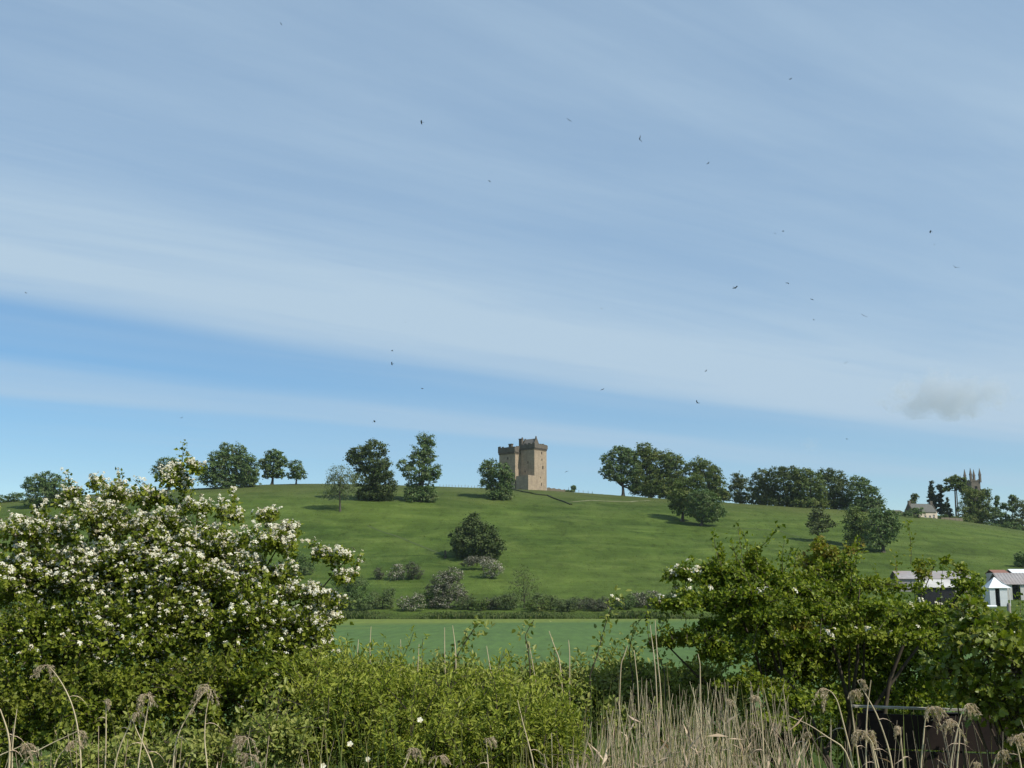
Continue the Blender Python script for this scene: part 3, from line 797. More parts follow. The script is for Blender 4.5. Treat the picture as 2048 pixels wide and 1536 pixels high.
def foot_scrub():
    G = 'scrub at the foot of the hill'
    T = make_tree
    kw = dict(cat='shrub', group=G, leaf=0.20, clump=0.62, trunk_r=0.12, per=22)
    T('scrub_bush', 'dark bush glimpsed behind the right edge of the blossoming hawthorn', (598, 1150), [(590, 1118, 24, 16), (612, 1126, 22, 16), (598, 1138, 32, 14)], M_TREE_DARK, **kw)
    T('scrub_bush', 'big dark bush at the field edge beside the hawthorn blossom', (700, 1222), [(690, 1160, 28, 20), (712, 1172, 26, 22), (690, 1196, 36, 22), (726, 1204, 28, 16), (672, 1208, 26, 14)], M_TREE_DARK, **kw)
    T('scrub_bush', 'small bare purplish bush, leftmost of the short row above the field', (757, 1160), [(756, 1144, 10, 9), (760, 1152, 12, 7)], M_SCRUB_BROWN, **kw)
    T('flowering_bush', 'small white-flowered bush between two dull bushes', (794, 1161), [(796, 1136, 12, 11), (788, 1150, 14, 9), (804, 1146, 10, 10)], M_SCRUB, blossom=M_FAR_BLOSSOM, bl_share=0.4, **kw)
    T('scrub_bush', 'rounded dull purplish bush right of the small white-flowered one', (826, 1160), [(824, 1136, 16, 12), (830, 1148, 20, 10)], M_SCRUB_BROWN, **kw)
    T('flowering_bush', 'grey-pink flowering bush in front of the dome-shaped tree', (968, 1142), [(950, 1120, 22, 9), (935, 1126, 16, 8), (968, 1122, 22, 9)], M_SCRUB_BROWN, blossom=M_FAR_BLOSSOM, bl_share=0.25, **kw)
    T('flowering_bush', 'bright white flowering bush right below the dome-shaped tree', (984, 1158), [(980, 1128, 22, 10), (990, 1140, 18, 12), (975, 1150, 16, 7)], M_SCRUB, blossom=M_FAR_BLOSSOM, bl_share=0.62, **kw)
    T('flowering_bush', 'large pale flowering thicket left of the sparse yellowish tree', (893, 1216), [(885, 1160, 24, 18), (905, 1150, 22, 15), (872, 1184, 24, 20), (905, 1180, 26, 20), (890, 1204, 36, 14), (922, 1192, 16, 14)], M_SCRUB_BROWN, blossom=M_FAR_BLOSSOM, bl_share=0.22, **kw)
    T('flowering_bush', 'low flowering bush with pale left side above the field edge', (822, 1222), [(812, 1204, 20, 12), (834, 1198, 16, 14), (822, 1212, 30, 9)], M_SCRUB, blossom=M_FAR_BLOSSOM, bl_share=0.3, **kw)
    T('scrub_bush', 'small bright green round bush above the field edge', (962, 1222), [(956, 1208, 11, 8), (970, 1206, 10, 9), (962, 1214, 16, 7)], M_TREE_MID, **kw)
    T('sparse_tree', 'sparse yellowish-green young tree above the field edge', (1048, 1216), [(1045, 1148, 22, 18), (1062, 1162, 20, 18), (1034, 1172, 22, 18), (1060, 1188, 24, 16), (1042, 1200, 30, 12)], M_TREE_LIGHT, cat='tree', group=G, leaf=0.2, clump=0.75, trunk_r=0.14, per=9, dens=0.75)
    T('scrub_bush', 'dull dark bush at the foot of the sparse yellowish tree', (1010, 1220), [(1000, 1202, 20, 11), (1022, 1196, 18, 13), (1010, 1212, 30, 8)], M_SCRUB, **kw)
    T('scrub_bush', 'long dull bush right of the sparse yellowish tree', (1100, 1220), [(1080, 1200, 20, 14), (1104, 1202, 18, 11), (1126, 1206, 16, 9), (1100, 1212, 36, 8)], M_SCRUB, **kw)
    T('scrub_bush', 'low brownish bush between the long dull bush and the field shoots', (1158, 1218), [(1146, 1206, 18, 9), (1172, 1204, 20, 9), (1160, 1212, 30, 6)], M_SCRUB_BROWN, **kw)
    T('scrub_bush', 'low dull bush behind the white-topped bramble shoot', (1218, 1216), [(1204, 1206, 16, 8), (1228, 1202, 18, 9), (1216, 1210, 28, 6)], M_SCRUB, **kw)
    T('flowering_bush', 'greyish flowering bush behind the tip of the right bush', (1290, 1214), [(1276, 1196, 20, 11), (1300, 1192, 20, 12), (1288, 1206, 34, 8)], M_SCRUB_BROWN, blossom=M_FAR_BLOSSOM, bl_share=0.2, **kw)
    T('scrub_bush', 'dark bush by the field edge behind the arching right bush', (1370, 1214), [(1350, 1196, 24, 12), (1390, 1192, 28, 14), (1372, 1206, 40, 9)], M_TREE_DARK, **kw)
    xtra = [(640, 1218, 34, 16, 'low dark scrub by the field edge right under the hawthorn blossom', M_TREE_DARK), (765, 1216, 30, 14, 'low mixed scrub between the big dark bush and the flowering one', M_SCRUB),
            (858, 1214, 22, 12, 'small dark scrub between two flowering bushes at the field edge', M_TREE_DARK), (936, 1218, 20, 10, 'low scrub left of the small bright green bush', M_SCRUB), (985, 1218, 18, 9, 'low scrub right of the small bright green bush', M_SCRUB_BROWN),
            (1075, 1222, 26, 9, 'low green scrub under the long dull bush', M_TREE_MID), (1135, 1221, 26, 9, 'low scrub in front of the low brownish bush', M_SCRUB), (1195, 1220, 28, 9, 'low brown scrub left of the white-topped shoot', M_SCRUB_BROWN),
            (1250, 1218, 24, 10, 'low dark scrub right of the white-topped shoot', M_TREE_DARK), (1330, 1216, 26, 11, 'low scrub under the tip of the right bush', M_SCRUB)]
    for u, v, ru, rv, lb, mt in [(a, b, c * 1.1, d * 1.35, e, f) for a, b, c, d, e, f in xtra]:
        T('scrub_bush', lb, (u, v + 2), [(u - ru * .5, v - rv * .9, ru * .5, rv * .9), (u + ru * .4, v - rv * 1.2, ru * .42, rv * 1.0), (u, v - rv * .5, ru * .75, rv * .7)], mt, **kw)
    # rough grass between the field and the scrub
    n = 26000
    x = rng.uniform(-110, 110, n)
    y = 298.6 + 14 * rng.random(n) ** 1.6
    hgt = (0.5 + 0.9 * rng.random(n)) * (0.75 + 0.5 * np.sin(x * 0.21 + 1.0) * np.sin(x * 0.053)) * np.where(y < 302, 1.25, 0.6)
    O = np.stack([x, y, ground_z(x, y) - 0.02], -1)
    X = nrm(np.stack([rng.normal(size=n) * 0.35, rng.normal(size=n) * 0.35, np.ones(n)], -1))
    Z = nrm(np.stack([rng.normal(size=n), -np.abs(rng.normal(size=n)) - 0.5, 0.3 * np.ones(n)], -1))
    o = obj('rough_grass', [inst(*LEAF_SIMPLE, O, X, Z, hgt)], M_VERGE)
    tagit(o, 'strip of rough grass between the crop field and the hill scrub', 'grass', kind='stuff')


hill_trees()
foot_scrub()


# ------------------------------------------------------------------ buildings
def wall_holes(x0, x1, z0, z1, holes, thick, ax='x', plane=0.0, out=-1):
    """wall in the plane y = plane (ax x) or x = plane (ax y) with real openings; out = side the face looks to"""
    xs = sorted({x0, x1, *[h[0] for h in holes], *[h[1] for h in holes]})
    zs = sorted({z0, z1, *[h[2] for h in holes], *[h[3] for h in holes]})
    ch = []
    for i in range(len(xs) - 1):
        for j in range(len(zs) - 1):
            cx, cz = (xs[i] + xs[i + 1]) / 2, (zs[j] + zs[j + 1]) / 2
            if any(h[0] < cx < h[1] and h[2] < cz < h[3] for h in holes):
                continue
            a, b = sorted((plane, plane - out * thick))
            ch.append(box(xs[i], xs[i + 1], a, b, zs[j], zs[j + 1]) if ax == 'x' else box(a, b, xs[i], xs[i + 1], zs[j], zs[j + 1]))
    return ch


def parapet(x0, x1, y0, y1, z0, z1, out=0.4, th=0.45, mer=1.0, seed=0):
    r = random.Random(seed)
    X0, X1, Y0, Y1 = x0 - out, x1 + out, y0 - out, y1 + out
    ch = [box(X0, X1, Y0, Y0 + th, z0, z1), box(X0, X1, Y1 - th, Y1, z0, z1), box(X0, X0 + th, Y0 + th, Y1 - th, z0, z1), box(X1 - th, X1, Y0 + th, Y1 - th, z0, z1)]
    for (a, b, f) in ((X0, X1, 'y0'), (X0, X1, 'y1'), (Y0, Y1, 'x0'), (Y0, Y1, 'x1')):
        t = a
        while t < b - 0.4:
            wd = r.uniform(0.9, 1.5)
            hh = mer * r.uniform(0.35, 1.0) * (0 if r.random() < 0.22 else 1)
            e = min(t + wd, b)
            if hh:
                lo, hi = t + 0.012, e - 0.012
                if f[0] == 'y':
                    yy = (Y0, Y0 + th) if f == 'y0' else (Y1 - th, Y1)
                    ch.append(box(lo, hi, yy[0] + .01, yy[1] - .01, z1 - 0.05, z1 + hh))
                else:
                    xx = (X0, X0 + th) if f == 'x0' else (X1 - th, X1)
                    ch.append(box(xx[0] + .01, xx[1] - .01, max(lo, Y0 + th), min(hi, Y1 - th), z1 - 0.05, z1 + hh))
            t = e + r.uniform(0.5, 0.9)
    return ch


def corbels(x0, x1, y0, y1, z, out=0.36, h=0.75):
    ch = []
    for t in np.arange(x0 + 0.2, x1, 0.62):
        ch += [box(t, t + 0.28, y0 - out, y0 - 0.003, z - h, z - 0.003), box(t, t + 0.28, y1 + 0.003, y1 + out, z - h, z - 0.003)]
    for t in np.arange(y0 + 0.2, y1, 0.62):
        ch += [box(x0 - out, x0 - 0.003, t, t + 0.28, z - h, z - 0.003), box(x1 + 0.003, x1 + out, t, t + 0.28, z - h, z - 0.003)]
    return ch


def gable_roof(x0, x1, y0, y1, z0, z1, along='y', th=0.22, over=0.15):
    """two slabs"""
    if along == 'y':
        xm = (x0 + x1) / 2
        a = [(x0 - over, z0 - over * 0.6), (xm, z1), (x1 + over, z0 - over * 0.6)]
        prof = a + [(p[0], p[1] - th) for p in reversed(a)]
        V = np.array([[px, y, pz] for y in (y0, y1) for px, pz in prof])
    else:
        ym = (y0 + y1) / 2
        a = [(y0 - over, z0 - over * 0.6), (ym, z1), (y1 + over, z0 - over * 0.6)]
        prof = a + [(p[0], p[1] - th) for p in reversed(a)]
        V = np.array([[x, py, pz] for x in (x0, x1) for py, pz in prof])
    q = [[i, (i + 1) % 6, 6 + (i + 1) % 6, 6 + i] for i in range(6)]
    q += [[0, 1, 4, 5], [1, 2, 3, 4], [6, 11, 10, 7], [7, 10, 9, 8]]
    return V, np.array(q)


def gable_wall(a0, a1, z0, z1, plane, th, along='x', steps=5):
    """crow-stepped gable in the plane y = plane (along x) or x = plane (along y)"""
    ch, half = [], (a1 - a0) / 2
    for i in range(steps):
        w0 = half * i / steps
        zz0, zz1 = z0 + (z1 - z0) * i / steps, z0 + (z1 - z0) * (i + 1) / steps + 0.1
        lo, hi = a0 + w0, a1 - w0
        ch.append(box(lo, hi, plane, plane + th, zz0, zz1 - 0.1) if along == 'x' else box(plane, plane + th, lo, hi, zz0, zz1 - 0.1))
    return ch


def opening(root, name, ax, plane, h, inset=0.35, mat=None):
    a0, a1, z0, z1 = h
    s = 1 if True else -1
    if ax == 'x':
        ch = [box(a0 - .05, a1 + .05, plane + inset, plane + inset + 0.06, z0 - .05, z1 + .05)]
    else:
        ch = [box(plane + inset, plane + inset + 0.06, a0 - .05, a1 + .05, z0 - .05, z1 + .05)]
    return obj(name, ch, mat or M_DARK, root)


def build_castle():
    p, s = at(1069, 978, 528)
    zg = float(ground_z(p[0], p[1]))
    p[2] = zg
    root = thing('castle_tower', 'tall ruined sandstone tower house on the crest of the hill', 'castle', tuple(p), rz=R(50))
    root.scale = (0.777, 1.12, 1.0)
    b = -1.5
    # taller lit wing: x 0..11.2, y 0..7.3
    wins = [(6.3, 7.2, 16.2, 17.4), (6.5, 7.2, 13.4, 14.3), (7.2, 8.2, 9.6, 11.1), (5.3, 5.9, 5.4, 6.1), (6.1, 6.7, 2.1, 3.5)]
    wl = wall_holes(0, 11.2, b, 18.8, wins, 0.8, 'x', 0.0, -1)
    aw = [(3.1, 3.6, 12.0, 13.0), (4.6, 5.1, 8.2, 9.0)]
    wl += wall_holes(0.8, 7.3, b, 18.8, aw, 0.8, 'y', 0.0, -1)
    wl += [box(10.4, 11.2, 0.8, 7.3, b, 18.8), box(0.8, 10.4, 6.5, 7.3, b, 18.8), box(0.8, 10.4, 0.8, 6.5, 18.2, 18.6)]
    obj('wall', wl, M_CASTLE, root)['label'] = 'sunlit tan sandstone wall of the taller wing'
    for h in wins:
        opening(root, 'window', 'x', 0.0, h)
    for h in aw:
        opening(root, 'window', 'y', 0.0, h)
    obj('corbel_course', corbels(0, 11.2, 0, 7.3, 18.8), M_CASTLE_GREY, root)
    obj('parapet', parapet(0, 11.2, 0, 7.3, 18.8, 20.5, seed=3, mer=0.55), M_CASTLE_GREY, root)
    cap = obj('cap_house', gable_wall(0.9, 6.3, 20.2, 23.7, 0.9, 0.5, 'x', 7) + gable_wall(0.9, 6.3, 20.2, 23.6, 6.4, 0.5, 'x', 7) + [box(0.9, 6.3, 0.9, 6.9, 18.62, 20.19)], M_CASTLE_GREY, root)
    obj('roof', [gable_roof(0.9, 6.3, 1.41, 6.39, 20.3, 23.3, 'y')], M_SLATE, cap)
    obj('finial', [box(3.3, 3.9, 0.95, 1.35, 23.65, 24.3)], M_CASTLE_GREY, cap)
    obj('chimney', [box(0.9, 2.6, 7.0, 8.5, 18.62, 23.3), box(0.75, 2.75, 6.91, 8.65, 23.3, 23.6), box(2.0, 2.5, 7.2, 7.7, 23.6, 24.2)], M_CASTLE_GREY, root)
    # lower shaded wing: x -4.4..6, y 7.3..15.7
    aw = [(10.9, 11.5, 14.1, 15.1), (12.6, 13.2, 9.0, 10.2)]
    wl = wall_holes(7.32, 15.7, b, 17.1, aw, 0.8, 'y', -4.4, -1)
    wl += [box(-3.6, 0.0, 7.32, 8.1, b, 17.1), box(-3.6, 6, 14.9, 15.7, b, 17.1), box(5.2, 6, 7.32, 14.9, b, 17.1), box(-3.6, 5.2, 8.1, 14.9, 16.0, 16.3)]
    obj('wall', wl, M_CASTLE, root)['label'] = 'shaded stone wall of the lower wing'
    for h in aw:
        opening(root, 'window', 'y', -4.4, h)
    obj('corbel_course', corbels(-4.4, 6, 7.32, 15.7, 17.3, 0.4, 0.8), M_CASTLE_GREY, root)
    obj('parapet', parapet(-4.4, 6, 7.75, 15.7, 17.3, 19.6, seed=8, mer=0.75, out=0.42), M_CASTLE_GREY, root)
    cap = obj('cap_house', gable_wall(9.3, 13.4, 18.2, 20.6, -1.5, 0.4, 'y', 5) + gable_wall(9.3, 13.4, 18.2, 20.4, 4.2, 0.4, 'y', 5) + [box(-1.5, 4.6, 9.3, 13.4, 16.31, 18.19)], M_CASTLE_GREY, root)
    obj('roof', [gable_roof(-1.09, 4.19, 9.3, 13.4, 18.3, 20.2, 'x')], M_SLATE, cap)
    obj('chimney', [box(-2.1, -0.6, 10.6, 12.1, 16.31, 21.1), box(-2.25, -0.45, 10.45, 12.25, 21.1, 21.4)], M_CASTLE_GREY, root)
    # low forebuilding in the angle
    fw = [(2.6, 3.2, 3.4, 4.4)]
    wl = [box(-5.6, -0.003, 0.02, 0.7, b, 6.3), box(-5.6, -4.9, 0.7, 6.2, b, 6.2), box(-4.9, -0.003, 5.5, 6.2, b, 6.2), box(-4.9, -0.003, 0.7, 5.5, 5.7, 6.0)]
    obj('forebuilding', wl, M_CASTLE, root)['label'] = 'low lit block against the base of the castle'


def build_castle_wall():
    # ruined wall running right from the castle
    y = 540.0
    pa, _ = at(1094, 979, y)
    pb, _ = at(1133, 984, y)
    zg = [float(ground_z(q[0], y)) for q in (pa, pb)]
    n = 14
    ch = []
    for i in range(n):
        x0 = pa[0] + (pb[0] - pa[0]) * i / n
        x1 = pa[0] + (pb[0] - pa[0]) * (i + 1) / n
        za = zg[0] + (zg[1] - zg[0]) * i / n
        top = 1.9 - 0.55 * i / n + 0.35 * math.sin(i * 1.7) * (0.5 if i else 1)
        ch.append(box(x0 - pa[0], x1 - pa[0] + 0.004, 0.004 * (i % 2), 0.7, za - zg[0] - 1.5, za - zg[0] + max(top, 0.9)))
    o = obj('ruined_wall', ch, M_RUBBLE)
    o.location = (pa[0], y, zg[0])
    tagit(o, 'low broken stone wall running right from the castle base', 'wall')
    make_tree('crest_bush', 'tiny round dark bush at the end of the castle wall', (1147, 985), [(1147, 976, 5, 5.5), (1144, 982, 6, 3)], M_TREE_DARK, 'bush', leaf=0.25, clump=0.5, trunk_r=0.12, Y=533)
    make_tree('crest_bush', 'flat dark juniper-like bush between the castle wall and tiny round bush', (1137, 985), [(1137, 982, 6, 2.4)], M_TREE_DARK, 'bush', leaf=0.25, clump=0.4, trunk_r=0.08, Y=533)


def build_church():
    p, s = at(1951, 1046, 640)
    p[2] = float(ground_z(p[0], 640))
    ztop = at(1951, 964, 640)[0][2] - p[2]
    tip = at(1951, 937, 640)[0][2] - p[2]
    root = thing('church_tower', 'square church tower with tall corner pinnacles behind the trees', 'church', tuple(p), rz=R(12))
    hw = 2.7
    wins = [(-0.8, 0.8, ztop - 6.5, ztop - 2.5)]
    wl = wall_holes(-hw, hw, -1, ztop, wins, 0.6, 'x', -hw, -1)
    wl += [box(-hw, hw, hw - .6, hw, -1, ztop), box(-hw, -hw + .6, -hw + .6, hw - .6, -1, ztop), box(hw - .6, hw, -hw + .6, hw - .6, -1, ztop), box(-hw + .6, hw - .6, -hw + .6, hw - .6, ztop - 0.5, ztop - 0.1)]
    obj('wall', wl, M_CASTLE_GREY, root)
    opening(root, 'belfry_window', 'x', -hw, wins[0])
    obj('parapet', parapet(-hw, hw, -hw, hw, ztop, ztop + 0.7, 0.15, 0.35, 0.7, 5), M_CASTLE_GREY, root)
    for sx in (-1, 1):
        for sy in (-1, 1):
            cx, cy_ = sx * hw, sy * hw
            h0, h1 = ztop - 0.4, ztop + 3.4
            V = np.array([[cx + a * w_, cy_ + b_ * w_, zz] for zz, w_ in ((h0, .5), (h1, .5), (h1 + .25, .66), (h1 + .5, .5), (tip, .04)) for a, b_ in ((-1, -1), (1, -1), (1, 1), (-1, 1))])
            Fq = [[k * 4 + i, k * 4 + (i + 1) % 4, (k + 1) * 4 + (i + 1) % 4, (k + 1) * 4 + i] for k in range(4) for i in range(4)] + [[16, 17, 18, 19]]
            obj('pinnacle', [(V, np.array(Fq))], M_CASTLE_GREY, root)


def build_house():
    Y = 548
    p, s = at(1866, 1033, Y)
    p[2] = float(ground_z(p[0], Y)) - 0.3
    m = s
    W = 12.5
    eave = (1033 - 1009) * m + 0.3
    ridge = eave + 17 * m
    root = thing('cream_house', 'cream rendered house with pale slate roof on the right crest', 'house', tuple(p), rz=R(14))
    x1, x0, dep = 10 * m, 10 * m - W, 7.0
    wins = [(x1 - 2.3, x1 - 1.4, eave - 2.9, eave - 1.3), (x1 - 2.3, x1 - 1.4, eave - 5.0, eave - 3.6), (x1 - 4.3, x1 - 3.4, eave - 3.3, eave - 1.7), (x1 - 6.6, x1 - 5.7, eave - 3.3, eave - 1.7)]
    wl = wall_holes(x0, x1, -1.5, eave, wins, 0.4, 'x', 0.0, -1)
    wl += [box(x0, x1, dep - .4, dep, -1.5, eave), box(x0, x0 + .4, .4, dep - .4, -1.5, eave), box(x1 - .4, x1, .4, dep - .4, -1.5, eave)]
    obj('wall', wl, M_HARL, root)
    for h in wins:
        wn = opening(root, 'window', 'x', 0.0, h, 0.2, M_GLASS)
        obj('frame', [box(h[0], h[1], 0.14, 0.19, (h[2] + h[3]) / 2 - .05, (h[2] + h[3]) / 2 + .05), box((h[0] + h[1]) / 2 - .04, (h[0] + h[1]) / 2 + .04, 0.14, 0.19, h[2], h[3])], M_TIN, wn)
    g = gable_wall(0, dep, eave, ridge + .2, x0, 0.4, 'y', 8) + gable_wall(0, dep, eave, ridge + .2, x1 - .4, 0.4, 'y', 8)
    obj('gable', g, M_CASTLE_GREY, root)
    rf = obj('roof', [gable_roof(x0 + .41, x1 - .41, 0, dep, eave + .1, ridge, 'x', 0.2, 0.3)], M_SLATE_PALE, root)
    for cx in (x0 + 0.1, x1 - 1.3):
        obj('chimney', [box(cx, cx + 1.2, dep / 2 - .5, dep / 2 + .5, ridge - 1.2, ridge + 1.3)], M_CASTLE_GREY, rf)
    # low brown-roofed building left of the house
    q, s = at(1797, 1030, Y + 6)
    q[2] = float(ground_z(q[0], Y + 6)) - 0.2
    root = thing('low_building', 'low building with brown hipped roof left of the cream house', 'building', tuple(q))
    hw = 24 * s
    e, r_ = 2.2, (1030 - 1007) * s
    obj('wall', [box(-hw, hw, 0, 7, -1.5, e)], M_HARL, root)
    V = np.array([[-hw - .4, -.4, e - .003], [hw + .4, -.4, e - .003], [hw + .4, 7.4, e - .003], [-hw - .4, 7.4, e - .003], [-hw + 3.6, 3.5, r_], [hw - 3.6, 3.5, r_]])
    obj('roof', [(V, np.array([[0, 1, 5, 4], [2, 3, 4, 5]])), (V, np.array([[1, 2, 5], [3, 0, 4], [0, 3, 2], [0, 2, 1]]))], M_ROOF_BROWN, root)
    # pale garden wall right of the house
    pa, _ = at(1883, 1044, 536)
    pb, _ = at(1926, 1046, 536)
    z0 = float(ground_z(pa[0], 536))
    ln = pb[0] - pa[0]
    ch = [box(ln * i / 8, ln * (i + 1) / 8 + .002, 0.003 * (i % 2), 0.5, -2.5, 1.9 - 0.04 * i + 0.05 * (i % 3)) for i in range(8)]
    o = obj('garden_wall', ch, M_RUBBLE)
    o.location = (pa[0], 536, z0)
    tagit(o, 'pale stone garden wall on the crest right of the cream house', 'wall')
    for k, (u_, lb) in enumerate(((1899, 'small brown shrub against the left part of the pale garden wall'), (1911, 'small dark shrub against the right part of the pale garden wall'))):
        make_tree('wall_shrub', lb, (u_, 1047), [(u_, 1044, 4, 3)], M_SCRUB_BROWN if k == 0 else M_TREE_DARK, 'shrub', leaf=0.22, clump=0.4, trunk_r=0.06, Y=533)


def build_farm():
    Y = 326.0
    def P(u, v, y=Y):
        return at(u, v, y)
    # white shed with pyramid roof
    p, s = P(2001, 1203)
    zg = float(ground_z(p[0], Y))
    base = np.array([p[0], Y, zg])
    hz = lambda v: at(2001, v, Y)[0][2] - zg
    root = thing('white_shed', 'small white sheet-metal shed with pointed roof by the farm barn', 'shed', tuple(base))
    hw, e = 20.5 * s, hz(1176)
    ap = hz(1154)
    d = 5.0
    door = (-1.25, -0.05, -1.0, e - 0.15)
    wl = wall_holes(-hw, hw - 0.75, -1, e, [door], 0.12, 'x', 0, -1)
    wl += [box(-hw, -hw + .12, .12, d, -1, e), box(-hw + .12, hw - .75, d - .12, d, -1, e), box(hw - .87, hw - .75, .12, d - .12, -1, e)]
    obj('wall', wl, M_TIN, root)
    rib = [box(x, x + 0.05, -0.03, -0.002, -1, e - 0.02) for x in np.arange(-hw + .1, hw - .8, 0.3) if not (door[0] - .06 < x < door[1] + .01)]
    obj('wall_ribs', rib, M_TIN, root)
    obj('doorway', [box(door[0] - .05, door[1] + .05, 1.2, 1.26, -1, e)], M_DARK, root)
    obj('post', [box(hw - .12, hw, .02, .14, -1, e - .003)], M_TIN, root)
    o_ = 0.35
    xm = -0.5
    V = np.array([[-hw - o_, -o_, e], [hw + o_, -o_, e + .02], [hw + o_, d + o_, e], [-hw - o_, d + o_, e], [xm - .1, d / 2 - .6, ap], [xm + .1, d / 2 - .6, ap],
                  [-hw / 2 + xm * .5 - .2, d / 4 - .3, e + (ap - e) * .46], [hw / 2 + xm * .5 + .2, d / 4 - .3, e + (ap - e) * .42]])
    obj('roof', [(V, np.array([[0, 1, 7], [0, 7, 6], [6, 7, 5], [6, 5, 4], [1, 2, 5], [1, 5, 7], [2, 3, 4], [2, 4, 5], [3, 0, 6], [3, 6, 4], [0, 3, 2], [0, 2, 1]]))], M_TIN, root)
    # big grey barn at the right edge
    Yb = 336.0
    p, s = P(2040, 1200, Yb)
    zg = float(ground_z(p[0], Yb))
    hz = lambda v: at(2040, v, Yb)[0][2] - zg
    root = thing('grey_barn', 'long grey-roofed farm barn with dark doorway at the right edge', 'barn', (p[0], Yb, zg))
    x0, x1, e, r_ = -38 * s, 90 * s, hz(1167), hz(1145)
    op = [(-14 * s, 2.5 * s, -1.5, e - 0.2), (14 * s, 34 * s, -1.5, e - 0.4)]
    obj('wall', wall_holes(x0, x1, -2, e, op, 0.3, 'x', 0, -1) + [box(x0, x0 + .3, .3, 8, -2, e), box(x1 - .3, x1, .3, 8, -2, e), box(x0 + .3, x1 - .3, 7.7, 8, -2, e)], M_TINPALE, root)
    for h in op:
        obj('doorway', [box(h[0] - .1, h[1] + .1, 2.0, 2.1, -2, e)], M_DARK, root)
    rf = obj('roof', [gable_roof(x0, x1, 0, 9, e + .05, r_, 'x', 0.12, 0.4)], M_TINGREY, root)
    obj('roof_ribs', [(np.array([[x, -.42, e - .16], [x + .09, -.42, e - .16], [x + .09, 4.45, r_ + .06], [x, 4.45, r_ + .06], [x, -.42, e - .26], [x + .09, -.42, e - .26], [x + .09, 4.45, r_ - .05], [x, 4.45, r_ - .05]]), np.array([[0, 1, 2, 3], [0, 4, 5, 1], [1, 5, 6, 2], [0, 3, 7, 4]])) for x in np.arange(x0 + .2, x1, 0.9)], M_TINGREY, rf)
    # rust-red roof behind it, and a white-topped one
    def barn(name, label, u0, u1, ve, vr, y, dep, mroof, mwall, wallv=1205):
        p, s = at((u0 + u1) / 2, wallv, y)
        zg = float(ground_z(p[0], y))
        g = lambda v: at((u0 + u1) / 2, v, y)[0][2] - zg
        root = thing(name, label, 'barn', (p[0], y, zg))
        h = (u1 - u0) / 2 * s
        e, r_ = g(ve), g(vr)
        obj('wall', [box(-h, h, 0, dep, -2, e - .05)], mwall, root)
        obj('roof', [gable_roof(-h - .2, h + .2, 0, dep, e + .05, r_, 'x', 0.12, 0.4)], mroof, root)
        return root
    barn('rusty_barn', 'barn with rust-red roof just showing behind the grey barn', 1992, 2021, 1145, 1139, 352, 6, M_RUST, M_TINPALE)
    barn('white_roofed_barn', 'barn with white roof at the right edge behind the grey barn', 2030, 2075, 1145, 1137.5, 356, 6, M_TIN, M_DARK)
    barn('long_barn', 'long pale-roofed barn behind the top of the right bush', 1800, 1945, 1156, 1141, 350, 9, M_TINGREY, M_TINGREY)
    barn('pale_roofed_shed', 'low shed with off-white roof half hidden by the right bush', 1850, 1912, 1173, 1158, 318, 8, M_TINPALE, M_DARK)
    # white rail
    y = 250.0
    for u0, u1, lb in ((1855, 1908, 'white pipe rail behind the right bush, left piece'), (1970, 1993, 'short white pipe rail below the white shed')):
        pa, s = at(u0, 1213, y)
        pb, _ = at(u1, 1213, y)
        ln = pb[0] - pa[0]
        zg = float(ground_z(pa[0], y))
        root = thing('white_rail', lb, 'rail', (pa[0], y, zg))
        zz = pa[2] - zg
        obj('pipe', [tubes(np.array([[[0, 0, zz], [ln / 2, 0, zz + .01], [ln, 0, zz]]]), np.full((1, 3), 0.28), 8)], M_TIN, root, smooth=True)
        for x in (0.3, ln / 2, ln - 0.3):
            obj('post', [tubes(np.array([[[x, 0, -.3], [x, 0, zz / 2], [x, 0, zz - .05]]]), np.full((1, 3), 0.1), 6)], M_TINGREY, root, smooth=True)


def ridge_fences():
    for pts, lb in (((880, 975, 955, 977, 13), 'row of thin fence posts on the crest left of the castle'), ((1158, 985, 1185, 988, 4), 'three or four fence posts on the crest right of the castle wall')):
        u0, v0, u1, v1, n = pts
        y = 534.0
        pa, s = at(u0, v0, y)
        root = thing('post_fence', lb, 'fence', (pa[0], y, float(ground_z(pa[0], y))))
        prev = None
        for i in range(n):
            u = u0 + (u1 - u0) * i / (n - 1) + random.uniform(-.8, .8)
            q, _ = at(u, v0, y)
            dz = float(ground_z(q[0], y)) - root.location[2]
            x = q[0] - pa[0]
            h = random.uniform(1.1, 1.5)
            obj('post', [box(x - .08, x + .08, -.08, .08, dz - .4, dz + h)], M_POST, root)
            if prev:
                obj('wire', [tubes(np.array([[[prev[0], 0, prev[1] + zz], [(prev[0] + x) / 2, 0, (prev[1] + dz) / 2 + zz - .03], [x, 0, dz + zz]] for zz in (0.45, 0.85)]), np.full((2, 3), 0.008), 3)], M_POST, root)
            prev = (x, dz)


build_castle()
build_castle_wall()
build_church()
build_house()
build_farm()
ridge_fences()


